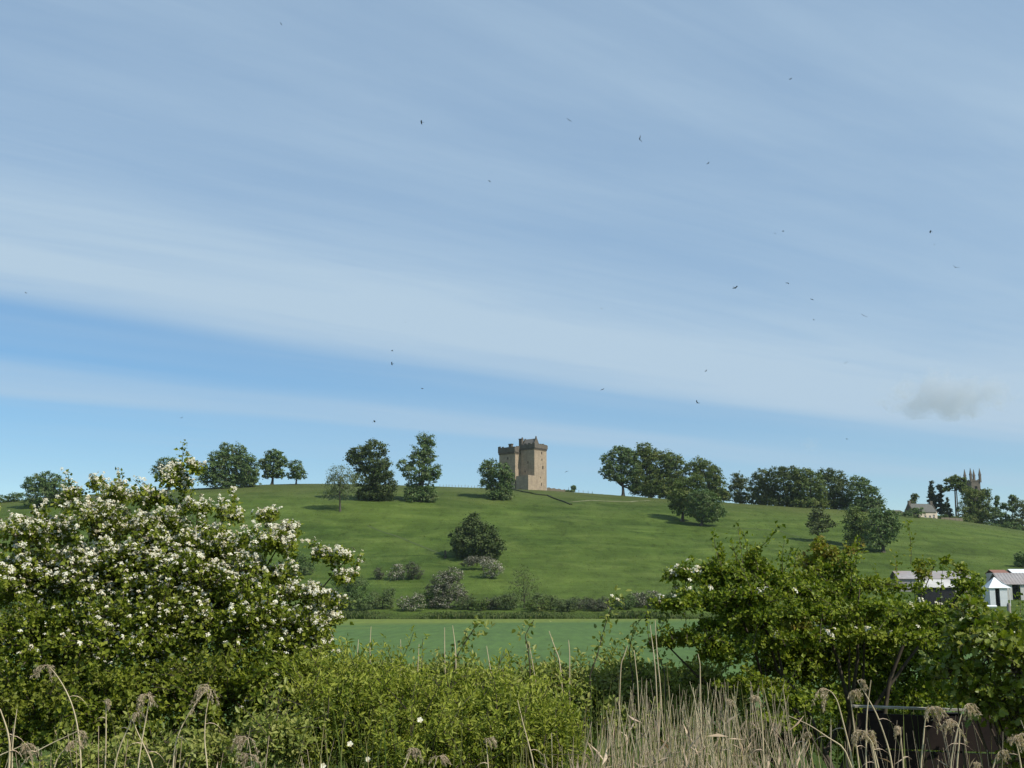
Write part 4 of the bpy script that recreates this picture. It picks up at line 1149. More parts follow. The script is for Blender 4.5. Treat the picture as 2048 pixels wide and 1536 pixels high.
# ------------------------------------------------------------------ near shrubs: twig sprays with leaves
def spray_set(blobs, base, droop=0.1, up=0.25, jit=0.25, length=(0.5, 1.05)):
    """arching twigs through the volumes; returns start, middle and end points and the blob of each"""
    S, Mi, E, bi = [], [], [], []
    for k, (u, v, ru, rv, Y, dY, n) in enumerate(blobs):
        c, s = at(u, v, Y)
        rad = np.array([ru * s, dY, rv * s])
        D = rdir(n)
        D[:, 2] += up
        D[:, 1] -= 0.15
        D = nrm(D)
        e = c + D * rad * (0.62 + 0.42 * rng.random((n, 1)))
        st = c + D * rad * (0.35 * rng.random((n, 1))) + rng.normal(size=(n, 3)) * jit * rad * 0.4 - np.array([0, 0, 0.15]) * rad[2]
        ln = np.linalg.norm(e - st, axis=1, keepdims=True)
        mid = (st + e) / 2 + np.array([0, 0, 1.0]) * ln * 0.16 + rng.normal(size=(n, 3)) * ln * 0.07
        e = e - np.array([0, 0, 1.0]) * ln * droop * rng.random((n, 1))
        S.append(st); Mi.append(mid); E.append(e); bi.append(np.full(n, k))
    return np.concatenate(S), np.concatenate(Mi), np.concatenate(E), np.concatenate(bi)


def bez(S, Mi, E, t):
    t = t[..., None]
    return ((1 - t) ** 2) * S[:, None] + 2 * t * (1 - t) * Mi[:, None] + t ** 2 * E[:, None]


def spray_leaves(S, Mi, E, nodes, per, size, tmpl, flat=0.5, spread=0.02, t0=0.2):
    n = len(S)
    t = t0 + (1 - t0) * (np.arange(nodes)[None] + rng.random((n, nodes))) / nodes
    P = bez(S, Mi, E, t)
    T = nrm(bez(S, Mi, E, np.clip(t + .05, 0, 1.05)) - P)
    P = np.repeat(P[:, :, None], per, 2).reshape(-1, 3)
    T = np.repeat(T[:, :, None], per, 2).reshape(-1, 3)
    k = len(P)
    P = P + rng.normal(size=(k, 3)) * spread
    X = nrm(0.45 * T + 0.8 * rdir(k) + np.array([0, 0, 0.1]))
    Z = nrm(np.array([0.30, -0.42, flat + 0.1]) + 0.55 * rng.normal(size=(k, 3)))
    return inst(*tmpl, P, X, Z, size * (0.55 + 0.8 * rng.random(k))), P


def twig_mesh(S, Mi, E, r0, r1, m=5, sides=3):
    n = len(S)
    t = np.tile(np.linspace(0, 1, m)[None], (n, 1))
    return tubes(bez(S, Mi, E, t), np.tile(np.linspace(r0, r1, m)[None], (n, 1)), sides)


def stems_mesh(base, blobs, r=0.022, spread=0.25):
    """main stems from the ground at the foot of the shrub to each volume"""
    ch = []
    for (u, v, ru, rv, Y, dY, n) in blobs:
        c, s = at(u, v, Y)
        b = base + np.array([rng.normal() * spread, rng.normal() * spread * 0.6, 0])
        b[2] = float(ground_z(b[0], b[1])) - 0.1
        m = 9
        tt = np.linspace(0, 1, m)[:, None]
        d = c - b
        Pth = b + d * np.concatenate([tt ** 1.25, tt ** 1.25, tt ** 0.85], 1) + rng.normal(size=(m, 3)) * 0.025 * np.sin(tt * math.pi)
        ch.append(tubes(Pth[None], (r * (1.1 - 0.95 * tt[:, 0]))[None], 5))
    return ch


def corymb(seed, nf=9):
    """flat-domed cluster of five-petalled flowers, about 1 unit across"""
    r = np.random.default_rng(seed)
    V, Fc = [], []
    off = 0
    for i in range(nf):
        rr = 0.42 * math.sqrt((i + 0.4) / nf)
        an = i * 2.399 + r.normal() * 0.25
        c = np.array([rr * math.cos(an), rr * math.sin(an), 0.20 - 0.9 * rr * rr + r.normal() * 0.03])
        nz = nrm(np.array([c[0] * 1.2, c[1] * 1.2, 0.8]) + r.normal(size=3) * 0.15)
        ax = nrm(np.cross(nz, [0.3, 1, 0.1]))
        ay = np.cross(nz, ax)
        fr = 0.15 * r.uniform(0.85, 1.2)
        th0 = r.uniform(0, 2)
        V += [c + fr * (math.cos(th0 + k * 2 * math.pi / 5) * ax + math.sin(th0 + k * 2 * math.pi / 5) * ay) + nz * 0.03 * (k % 2) for k in range(5)]
        Fc += [[off, off + 1, off + 2], [off, off + 2, off + 3], [off, off + 3, off + 4]]
        off += 5
    return np.array(V), np.array(Fc)


CORYMBS = [corymb(i) for i in range(4)]


def in_frame(P):
    t = P[:, 1] * CP + (P[:, 2] - ZC) * SP
    u = 1024 + F * P[:, 0] / t
    v = 768 - F * (-(P[:, 1]) * SP + (P[:, 2] - ZC) * CP) / t
    return u, v


def blossoms(root, S, Mi, E, bi, dens, size, parts=300):
    """flower clusters on the upper sides of the twigs: the largest as parts, the rest as one part"""
    keep = rng.random((len(S), 8)) < np.array(dens)[bi][:, None]
    t = 0.40 + 0.60 * (np.arange(8)[None] + rng.random((len(S), 8))) / 8
    P = bez(S, Mi, E, t)[keep]
    P = P + np.array([0, -0.015, 0.03]) + rng.normal(size=P.shape) * 0.015
    u, v = in_frame(P)
    vis = (u > -20) & (u < 2060) & (v < 1540) & (v > 900)
    P = P[vis]
    order = np.argsort(P[:, 1] + rng.random(len(P)) * 0.8)
    P = P[order]
    k = len(P)
    Z = nrm(np.array([0.15, -0.45, 0.9]) + 0.35 * rng.normal(size=(k, 3)))
    X = rdir(k)
    Sz = size * (0.6 + 0.7 * rng.random(k))
    meshes = [mesh_from('blossom_cluster', [c], M_PETAL) for c in CORYMBS]
    for i in range(min(parts, k)):
        o = bpy.data.objects.new('blossom_cluster', meshes[i % 4])
        COL.objects.link(o)
        o.parent = root
        o.location = P[i] - np.array(root.location)
        o.rotation_mode = 'QUATERNION'
        o.rotation_quaternion = Vector(Z[i]).to_track_quat('Z', 'Y')
        o.scale = (Sz[i],) * 3
    if k > parts:
        ch = []
        for j in range(4):
            sel = np.arange(parts, k)[j::4]
            if len(sel):
                ch.append(inst(*CORYMBS[j], P[sel] - np.array(root.location), X[sel], Z[sel], Sz[sel]))
        o = obj('blossom', ch, M_PETAL, root)
        o['kind'] = 'stuff'
    return k


def shrub(name, label, cat, base, blobs, mat, leaf, tmpl, nodes=7, per=3, spread=0.02, flat=0.5, droop=0.1, up=0.25, twig=(0.0035, 0.0012), stem_r=0.022, group=None, wild=0.14, wild_len=1.0):
    base = np.array(base, float)
    base[2] = float(ground_z(base[0], base[1]))
    root = thing(name, label, cat, tuple(base), group)
    S, Mi, E, bi = spray_set(blobs, base, droop, up)
    k = rng.choice(len(S), int(len(S) * wild), replace=False)
    ln = (0.10 + 0.30 * rng.random((len(k), 1)) ** 1.5) * wild_len
    dv = nrm(rng.normal(size=(len(k), 3)) * np.array([0.6, 0.5, 0.35]) + np.array([0, -0.05, 0.75])) * ln
    S = np.concatenate([S, E[k]])
    Mi = np.concatenate([Mi, E[k] + dv * 0.5 + rng.normal(size=dv.shape) * ln * 0.08])
    E = np.concatenate([E, E[k] + dv - np.array([0, 0, 1.0]) * ln * 0.2 * rng.random((len(k), 1))])
    bi = np.concatenate([bi, bi[k]])
    o3 = np.array(root.location)
    obj('stems', stems_mesh(base, blobs[::3] if len(blobs) > 30 else blobs, stem_r), M_TWIG, root, smooth=True, origin=o3)
    obj('twigs', [twig_mesh(S, Mi, E, *twig)], M_TWIG, root, origin=o3)['kind'] = 'stuff'
    lv, _ = spray_leaves(S, Mi, E, nodes, per, leaf, tmpl, flat, spread)
    obj('crown', [lv], mat, root, origin=o3)
    return root, (S, Mi, E, bi)


def hawthorn_left():
    B = [  # u, v, ru, rv, Y, depth radius, sprays
        (40, 1440, 170, 130, 7.6, 0.55, 210), (230, 1430, 170, 130, 7.5, 0.55, 230), (420, 1400, 160, 130, 7.6, 0.5, 220), (560, 1360, 110, 120, 7.8, 0.45, 150),
        (90, 1290, 170, 100, 7.8, 0.55, 230), (290, 1270, 170, 100, 7.8, 0.55, 240), (470, 1240, 150, 90, 7.9, 0.5, 190), (600, 1285, 85, 75, 8.0, 0.4, 100),
        (60, 1160, 130, 80, 8.0, 0.5, 140), (230, 1150, 140, 80, 8.0, 0.5, 160), (390, 1140, 130, 70, 8.0, 0.5, 140), (505, 1160, 84, 40, 8.0, 0.4, 48),
        (70, 1070, 95, 48, 8.1, 0.4, 54), (205, 1045, 80, 45, 8.1, 0.4, 40), (320, 1065, 90, 48, 8.1, 0.4, 54), (440, 1085, 70, 36, 8.1, 0.35, 35), (545, 1092, 60, 30, 8.0, 0.3, 30),
        (150, 1005, 50, 22, 8.2, 0.3, 12), (225, 988, 45, 24, 8.2, 0.3, 16), (310, 1005, 55, 24, 8.2, 0.3, 19), (350, 962, 30, 30, 8.2, 0.25, 17),
        (395, 1020, 35, 22, 8.2, 0.25, 9), (465, 1030, 38, 16, 8.1, 0.25, 9), (545, 1035, 34, 18, 8.1, 0.2, 10), (575, 1063, 32, 14, 8.1, 0.2, 9),
        (600, 1192, 64, 24, 8.0, 0.3, 22), (650, 1200, 34, 16, 8.0, 0.25, 9), (690, 1122, 26, 16, 8.1, 0.2, 5), (700, 1158, 34, 10, 8.1, 0.2, 7), (650, 1115, 26, 12, 8.1, 0.2, 6), (640, 1250, 45, 26, 8.0, 0.25, 17),
        (200, 968, 18, 8, 8.2, 0.15, 6), (395, 940, 18, 12, 8.2, 0.15, 5)]
    D = [0.03, 0.03, 0.04, 0.06, 0.09, 0.14, 0.12, 0.22, 0.24, 0.34, 0.30, 0.42, 0.42, 0.36, 0.46, 0.50, 0.62, 0.42, 0.42, 0.42, 0.36,
         0.45, 0.55, 0.60, 0.60, 0.62, 0.62, 0.42, 0.65, 0.5, 0.5, 0.3, 0.3]
    b0 = at(250, 1500, 8.2)[0]
    root, (S, Mi, E, bi) = shrub('hawthorn_bush', 'large hawthorn bush covered in white blossom on the left', 'bush', b0, B, M_HAW, 0.030, LEAF_HAW, nodes=8, per=4, spread=0.016, wild_len=0.6)
    print('blossom clusters', blossoms(root, S, Mi, E, bi, [min(0.97, (d - 0.05) * 3.0 + 0.006) for d in D], 0.032))


def bush_right():
    B = [  # the dense heart of the bush
        (1510, 1245, 110, 62, 9.7, 0.4, 170), (1470, 1185, 70, 34, 9.5, 0.35, 70), (1650, 1225, 110, 62, 9.8, 0.45, 170), (1770, 1242, 110, 48, 9.8, 0.45, 150), (1880, 1250, 90, 40, 9.7, 0.4, 90), (1600, 1405, 90, 36, 9.5, 0.3, 44), (1700, 1410, 90, 34, 9.5, 0.3, 44), (1800, 1400, 90, 36, 9.5, 0.3, 44),
        (1580, 1320, 110, 66, 9.8, 0.4, 140), (1700, 1320, 120, 70, 9.8, 0.45, 150), (1820, 1320, 110, 70, 9.7, 0.45, 140), (1720, 1395, 110, 40, 10.1, 0.4, 80), (1850, 1390, 90, 44, 10.0, 0.4, 80),
        # boughs reaching out to the left and forward, one above the other
        (1502, 1135, 30, 34, 8.9, 0.22, 32), (1540, 1160, 46, 30, 8.9, 0.3, 40), (1450, 1158, 70, 20, 8.8, 0.3, 50), (1375, 1150, 52, 9, 8.7, 0.18, 22), (1425, 1142, 40, 12, 8.8, 0.2, 16),
        (1490, 1190, 80, 13, 8.6, 0.3, 44), (1395, 1204, 60, 17, 8.6, 0.25, 38), (1340, 1210, 40, 13, 8.6, 0.18, 22), (1530, 1228, 80, 13, 8.5, 0.3, 42), (1430, 1252, 60, 10, 8.6, 0.2, 24),
        (1395, 1276, 66, 13, 8.6, 0.22, 34), (1328, 1284, 38, 8, 8.6, 0.15, 12), (1440, 1306, 60, 16, 8.6, 0.25, 32), (1520, 1290, 70, 11, 8.5, 0.25, 30),
        (1630, 1180, 80, 16, 8.7, 0.3, 46), (1655, 1140, 60, 26, 9.0, 0.3, 34), (1600, 1165, 50, 20, 8.9, 0.3, 26), (1720, 1172, 80, 16, 8.8, 0.3, 36), (1820, 1178, 80, 10, 9.0, 0.3, 9), (1620, 1225, 70, 12, 8.5, 0.3, 34), (1730, 1218, 80, 15, 8.5, 0.3, 44), (1840, 1222, 70, 14, 8.6, 0.3, 36),
        (1600, 1275, 80, 12, 8.4, 0.25, 32), (1700, 1270, 80, 14, 8.4, 0.3, 40), (1800, 1275, 80, 15, 8.4, 0.3, 40), 
        (1500, 1366, 76, 13, 8.4, 0.28, 36), (1570, 1396, 60, 13, 8.2, 0.25, 30), (1545, 1442, 56, 10, 8.0, 0.2, 24), (1630, 1410, 44, 12, 8.1, 0.2, 18), 
        (1935, 1170, 32, 16, 9.1, 0.3, 14), (1935, 1216, 44, 26, 9.2, 0.3, 36), (1990, 1240, 40, 18, 9.2, 0.3, 20), (1870, 1128, 55, 10, 9.2, 0.2, 7), (1915, 1142, 34, 12, 9.2, 0.2, 6),
        # the lower tangle near the ground
        (1560, 1460, 120, 66, 10.6, 0.3, 110), (1700, 1475, 140, 70, 10.6, 0.3, 130), (1860, 1465, 140, 80, 10.5, 0.3, 130), (1980, 1430, 100, 96, 10.4, 0.3, 100), (1450, 1515, 120, 54, 10.4, 0.3, 80)]
    b0 = at(1680, 1500, 9.3)[0]
    root, sp = shrub('green_hawthorn_bush', 'spreading dark-hearted green bush with arching boughs on the right', 'bush', b0, B, M_HAW2, 0.030, LEAF_HAW, nodes=8, per=4, spread=0.017, droop=0.25, up=0.2, stem_r=0.03)
    o3 = np.array(root.location)
    # bronze young shoots at the top and along one bough
    B2 = [(1650, 1110, 30, 26, 9.1, 0.25, 20), (1662, 1138, 56, 22, 9.1, 0.3, 30), (1705, 1104, 30, 10, 9.1, 0.15, 9), (1632, 1092, 18, 14, 9.1, 0.15, 8), (1612, 1128, 26, 14, 9.1, 0.2, 9), (1600, 1262, 36, 20, 8.4, 0.15, 16), (1845, 1150, 16, 10, 9.0, 0.1, 8)]
    S, Mi, E, bi = spray_set(B2, b0, 0.1, 0.5)
    obj('young_shoots', [spray_leaves(S, Mi, E, 7, 3, 0.030, LEAF_HAW, 0.4, 0.018)[0]], M_BRONZE, root, origin=o3)['label'] = 'bronze-yellow young leaves at the top of the bush'
    obj('twigs', [twig_mesh(S, Mi, E, 0.004, 0.0015)], M_TWIG, root, origin=o3)['kind'] = 'stuff'
    # a few left-over blossoms
    D = [0.0] * len(B)
    for k, d in ((16, 0.12), (18, 0.02), (20, 0.12), (23, 0.02), (35, 0.06), (36, 0.03), (34, 0.03), (37, 0.03)):
        D[k] = d
    S, Mi, E, bi = sp
    print('right clusters', blossoms(root, S, Mi, E, bi, D, 0.042, 60))


def oak_right():
    B = [(1960, 1290, 80, 60, 6.6, 0.35, 60), (2020, 1256, 50, 28, 6.6, 0.3, 26), (2030, 1330, 60, 60, 6.5, 0.35, 50), (1900, 1340, 60, 46, 6.7, 0.3, 36),
         (1975, 1390, 80, 50, 6.6, 0.35, 55), (2040, 1440, 44, 60, 6.5, 0.3, 34), (1945, 1240, 36, 18, 6.7, 0.2, 12), (1915, 1275, 40, 20, 6.7, 0.2, 14), (2070, 1380, 50, 120, 6.5, 0.3, 40),
         (1922, 1212, 26, 14, 6.8, 0.2, 9), (2040, 1520, 40, 30, 6.5, 0.2, 14)]
    b0 = np.array(at(2060, 1536, 6.7)[0])
    b0[2] = float(ground_z(b0[0], b0[1]))
    root = thing('oak_sapling', 'bright green sapling with large lobed leaves at the right edge', 'sapling', tuple(b0))
    S, Mi, E, bi = spray_set(B, b0, 0.15, 0.25)
    o3 = np.array(root.location)
    obj('stems', stems_mesh(b0, B, 0.014, 0.1), M_TWIG, root, smooth=True, origin=o3)
    obj('twigs', [twig_mesh(S, Mi, E, 0.004, 0.0015)], M_TWIG, root, origin=o3)['kind'] = 'stuff'
    n, nodes = len(S), 5
    t = 0.25 + 0.75 * (np.arange(nodes)[None] + rng.random((n, nodes))) / nodes
    P = bez(S, Mi, E, t)
    T = nrm(bez(S, Mi, E, np.clip(t + .05, 0, 1.05)) - P)
    P = np.repeat(P[:, :, None], 2, 2).reshape(-1, 3)
    T = np.repeat(T[:, :, None], 2, 2).reshape(-1, 3)
    k = len(P)
    X = nrm(0.5 * T + 0.7 * rdir(k) + np.array([0, -0.1, -0.1]))
    Z = nrm(np.array([0.15, -0.35, 0.6]) + 0.5 * rng.normal(size=(k, 3)))
    Sz = 0.050 * (0.5 + 0.9 * rng.random(k))
    u, v = in_frame(P)
    vis = (u > 1820) & (u < 2050) & (v < 1540)
    order = np.argsort(np.where(vis, P[:, 1] - 3.0 * Sz, 99))
    big = order[:300]
    rest = order[300:]
    me = mesh_from('leaf', [LEAF_OAK], M_OAK)
    for i in big:
        o = bpy.data.objects.new('leaf', me)
        COL.objects.link(o)
        o.parent = root
        o.location = P[i] - o3
        x = Vector(X[i]).normalized()
        y = Vector(Z[i]).cross(x).normalized()
        z = x.cross(y)
        from mathutils import Matrix
        o.rotation_mode = 'QUATERNION'
        o.rotation_quaternion = Matrix((x, y, z)).transposed().to_quaternion()
        o.scale = (Sz[i],) * 3
    o = obj('foliage', [inst(*LEAF_OAK, P[rest], X[rest], Z[rest], Sz[rest])], M_OAK, root, origin=o3)
    o['kind'] = 'stuff'


def undergrowth():
    G = 'shrubs of the middle undergrowth'
    kw = dict(group=G)
    r1, _ = shrub('wild_rose_bush', 'yellow-green leafy bush in the middle, right of the white hawthorn', 'bush', at(760, 1536, 7.2)[0],
          [(690, 1405, 90, 60, 7.4, 0.4, 130), (760, 1440, 100, 80, 7.2, 0.4, 170), (850, 1445, 110, 65, 7.2, 0.45, 180), (740, 1390, 80, 40, 7.5, 0.35, 80), (650, 1470, 100, 80, 7.1, 0.4, 150), (820, 1510, 120, 60, 6.9, 0.4, 150), (640, 1365, 60, 36, 7.7, 0.3, 50)],
          M_UNDER, 0.036, LEAF_LANCE, nodes=8, per=5, spread=0.02, up=0.4, wild=0.32, wild_len=1.0, **kw)
    for (u, v) in ((840, 1440), (735, 1519), (646, 1532), (700, 1488)):
        c, s_ = at(u, v, 6.62)
        ch = []
        for k in range(5):
            a = k * 2 * math.pi / 5
            pt = np.array([[0, 0, 0], [0.35, -0.34, 0.10], [0.8, -0.36, 0.16], [1.0, 0.0, 0.12], [0.8, 0.36, 0.16], [0.35, 0.34, 0.10]])
            rot = np.array([[math.cos(a), -math.sin(a), 0], [math.sin(a), math.cos(a), 0], [0, 0, 1]])
            ch.append((pt @ rot.T * 0.017, np.array([[0, 1, 2], [0, 2, 3], [0, 3, 4], [0, 4, 5]])))
        fo = obj('flower', ch, M_PETAL, r1)
        fo.location = c - np.array(r1.location)
        fo.rotation_euler = (R(62), 0, R(12))
    shrub('wild_rose_bush', 'sunlit leafy bush at bottom centre, left of the dead reeds', 'bush', at(980, 1536, 7.2)[0],
          [(960, 1440, 100, 62, 7.3, 0.4, 160), (1010, 1480, 100, 70, 7.0, 0.4, 150), (930, 1500, 110, 60, 6.9, 0.4, 140), (1100, 1490, 80, 55, 7.1, 0.35, 90), (1060, 1430, 70, 50, 7.4, 0.35, 80)],
          M_UNDER, 0.036, LEAF_LANCE, nodes=8, per=5, spread=0.02, up=0.4, wild=0.32, wild_len=1.0, **kw)
    shrub('bramble_bush', 'low bramble along the field edge behind the yellow-green bush', 'bush', at(820, 1400, 9.2)[0],
          [(700, 1350, 50, 20, 9.0, 0.4, 45), (775, 1362, 60, 18, 9.0, 0.4, 50), (860, 1356, 55, 22, 9.0, 0.4, 60), (800, 1375, 150, 34, 8.8, 0.4, 110), (940, 1362, 60, 22, 9.0, 0.4, 55)],
          M_BRAMBLE, 0.040, LEAF_OVAL, nodes=7, per=3, spread=0.025, up=0.35, wild=0.16, wild_len=0.8, **kw)
    shrub('bramble_bush', 'wide grey-green bramble thicket behind the tops of the dead reeds', 'bush', at(1180, 1400, 9.2)[0],
          [(1015, 1366, 60, 18, 9.1, 0.4, 50), (1100, 1354, 60, 22, 9.1, 0.4, 60), (1180, 1362, 60, 22, 9.2, 0.45, 70), (1262, 1350, 55, 26, 9.3, 0.45, 70), (1335, 1364, 60, 22, 9.3, 0.45, 60), (1405, 1356, 45, 22, 9.3, 0.4, 50), (1180, 1395, 150, 40, 9.0, 0.4, 130), (1340, 1400, 110, 40, 9.1, 0.4, 110), (1450, 1400, 80, 40, 9.2, 0.4, 70), (1060, 1390, 80, 40, 8.9, 0.4, 70), (1240, 1450, 200, 60, 8.9, 0.4, 120), (1470, 1470, 150, 60, 9.0, 0.4, 80)],
          M_BRAMBLE, 0.038, LEAF_OVAL, nodes=7, per=3, spread=0.025, up=0.35, wild=0.16, wild_len=0.8, **kw)
    shrub('bramble_bush', 'leafy undergrowth along the bottom left below the white hawthorn', 'bush', at(430, 1536, 6.6)[0],
          [(420, 1510, 130, 50, 6.7, 0.3, 90), (560, 1490, 100, 60, 6.8, 0.35, 100), (200, 1525, 150, 40, 6.8, 0.3, 70)],
          M_BRAMBLE, 0.032, LEAF_OVAL, nodes=7, per=3, spread=0.022, up=0.4, **kw)
    # tall shoots against the field
    def shoot(label, pts, Y, side, n=26, leaf=0.045, top_white=0):
        P = np.array([at(u, v, Y)[0] for u, v in pts])
        base = P[0].copy()
        gz = float(ground_z(base[0], base[1]))
        root = thing('bramble_shoot', label, 'shoot', (base[0], base[1], gz), 'tall shoots in front of the crop field')
        o3 = np.array(root.location)
        tt = np.linspace(0, len(P) - 1, 14)
        C = np.stack([np.interp(tt, np.arange(len(P)), P[:, i]) for i in range(3)], -1)
        C = np.concatenate([[[base[0], base[1], gz]], C])
        obj('stem', [tubes(C[None], np.linspace(0.005, 0.0018, len(C))[None], 5)], M_TWIG, root, smooth=True, origin=o3)
        k = rng.integers(3, len(C), n * 3)
        Pt = C[k] + rng.normal(size=(n * 3, 3)) * np.array([0.035, 0.05, 0.03])
        X = nrm(rdir(n * 3) + np.array([side * 0.3, 0, 0.1]))
        Z = nrm(np.array([0.2, -0.5, 0.6]) + 0.5 * rng.normal(size=(n * 3, 3)))
        obj('leaves', [inst(*LEAF_OVAL, Pt, X, Z, leaf * (0.6 + 0.7 * rng.random(n * 3)))], M_BRAMBLE, root, origin=o3)
        if top_white:
            Pq = C[-3:][rng.integers(0, 3, top_white)] + rng.normal(size=(top_white, 3)) * 0.05
            for i in range(top_white):
                oo = bpy.data.objects.new('blossom_cluster', mesh_from('blossom_cluster', [CORYMBS[i % 4]], M_PETAL))
                COL.objects.link(oo)
                oo.parent = root
                oo.location = Pq[i] - o3
                oo.rotation_euler = (R(35), 0, rng.uniform(0, 6))
                oo.scale = (0.04,) * 3
    shoot('leafy shoot leaning right with bushy tip, in front of the field', [(905, 1350), (915, 1310), (930, 1285), (945, 1262), (955, 1248), (968, 1244)], 8.6, 1, 24)
    shoot('short leafy shoot with tuft of small leaves, right of the leaning one', [(1060, 1330), (1055, 1290), (1050, 1272), (1060, 1252), (1068, 1240)], 8.6, -1, 10)
    shoot('tall shoot with white flowers on top, left of the right bush', [(1180, 1350), (1195, 1310), (1205, 1270), (1215, 1235), (1228, 1205), (1235, 1190)], 8.7, 1, 26, 0.045, 5)
    shoot('leafy shoot between the white-topped shoot and the right bush', [(1265, 1350), (1258, 1310), (1262, 1280), (1272, 1250), (1285, 1235)], 8.7, 1, 18)
    shoot('thin leafy shoot close to the lowest left bough of the right bush', [(1330, 1350), (1322, 1320), (1310, 1290), (1318, 1262), (1330, 1240)], 8.6, -1, 14)


hawthorn_left()
bush_right()
oak_right()
undergrowth()


# ------------------------------------------------------------------ reeds
SPIKELET = np.array([[0, 0, 0], [0.4, -0.13, 0.03], [1, 0, -0.06], [0.4, 0.13, 0.03]], float)


def plume_chunks(tip, side, ln, n=46):
    """drooping feathery head: a few curved branches, each a hanging tassel of spikelets"""
    m = 5
    tt = np.linspace(0, 1, m)
    ax = tip + np.stack([side * ln * 0.35 * tt, rng.normal() * 0.1 * ln * tt, ln * (0.32 * tt - 0.22 * tt ** 2)], -1)
    ch = [tubes(ax[None], np.linspace(0.0020, 0.0008, m)[None], 4)]
    nb = max(4, int(n / 7))
    k = rng.integers(0, m, nb)
    s0 = ax[k]
    L_ = ln * (0.45 + 0.75 * rng.random(nb))
    sd = np.where(rng.random(nb) < 0.8, side, -side)
    d0 = np.stack([sd * (0.12 + 0.55 * rng.random(nb)), 0.25 * rng.normal(size=nb), 0.18 + 0.45 * rng.random(nb)], -1)
    q = np.linspace(0, 1, 7)[None, :, None]
    br = s0[:, None] + d0[:, None] * L_[:, None, None] * q + np.array([0, 0, -1.0]) * (L_[:, None, None] * (0.75 + 0.5 * rng.random((nb, 1, 1))) * q ** 1.9)
    ch.append(tubes(br, np.tile(np.linspace(0.0011, 0.0004, 7)[None], (nb, 1)), 3))
    per = 44
    qq = 0.30 + 0.70 * rng.random((nb, per)) ** 0.8
    i0 = np.clip((qq * 6).astype(int), 0, 5)
    f = (qq * 6 - i0)[..., None]
    r_ = np.arange(nb)[:, None]
    Pp = br[r_, i0] * (1 - f) + br[r_, i0 + 1] * f
    T = nrm(br[r_, i0 + 1] - br[r_, i0])
    Pp = (Pp + rng.normal(size=Pp.shape) * 0.0042 * (1.1 - qq[..., None] * 0.5)).reshape(-1, 3)
    Xd = nrm(T.reshape(-1, 3) * 0.8 + np.array([0, 0, -0.5]) + 0.45 * rng.normal(size=(nb * per, 3)))
    sp = inst(SPIKELET, LEAF_SIMPLE[1], Pp, Xd, rdir(nb * per), 0.014 * (0.6 + 0.8 * rng.random(nb * per)))
    return ch, sp


def reed(label, pts, Y, plume=0, ln=0.13, r=0.0042, n=46, group='reeds with feathery heads', leafs=1):
    P = np.array([at(u, v, Y)[0] for u, v in pts])
    b = P[0].copy()
    gz = float(ground_z(b[0], Y))
    d = P[0] - P[1]
    if P[0][2] > gz:      # carry the stem on down to the ground
        kk = (P[0][2] - gz) / max(abs(d[2]), 1e-3)
        foot = P[0] + np.array([d[0] * min(kk, 6) * 0.35, 0, 0])
        foot[2] = gz - 0.05
        P = np.concatenate([[foot], P])
    root = thing('reed', label, 'reed', tuple(P[0]), group)
    o3 = np.array(root.location)
    tt = np.linspace(0, len(P) - 1, 20)
    C = np.stack([np.interp(tt, np.arange(len(P)), P[:, i]) for i in range(3)], -1)
    for _ in range(3):
        C[1:-1] = 0.25 * C[:-2] + 0.5 * C[1:-1] + 0.25 * C[2:]
    obj('stem', [tubes(C[None], np.linspace(r * 1.15, r * 0.5, 20)[None], 6)], M_REED, root, smooth=True, origin=o3)
    if plume:
        ch, sp = plume_chunks(C[-1], plume, ln, n)
        pl = obj('plume', ch, M_REED_DULL, root, origin=o3)
        obj('spikelets', [sp], M_PLUME, pl, origin=o3)['kind'] = 'stuff'
    if leafs and len(pts) > 2:
        # a dry leaf hanging from a node
        i = int(rng.integers(8, 14))
        sd = rng.choice([-1, 1])
        q = np.linspace(0, 1, 6)
        lf = C[i] + np.stack([sd * 0.09 * q, rng.normal() * 0.04 * q, 0.05 * q - 0.11 * q ** 2], -1)
        wv = np.array([0, 1, 0.3]) * 0.004
        V = np.concatenate([lf - wv * (1 - q[:, None]), lf + wv * (1 - q[:, None])])
        Fq = np.array([[j, j + 1, 7 + j, 6 + j] for j in range(5)])
        obj('dry_leaf', [(V, Fq)], M_REED_DULL, root, origin=o3)


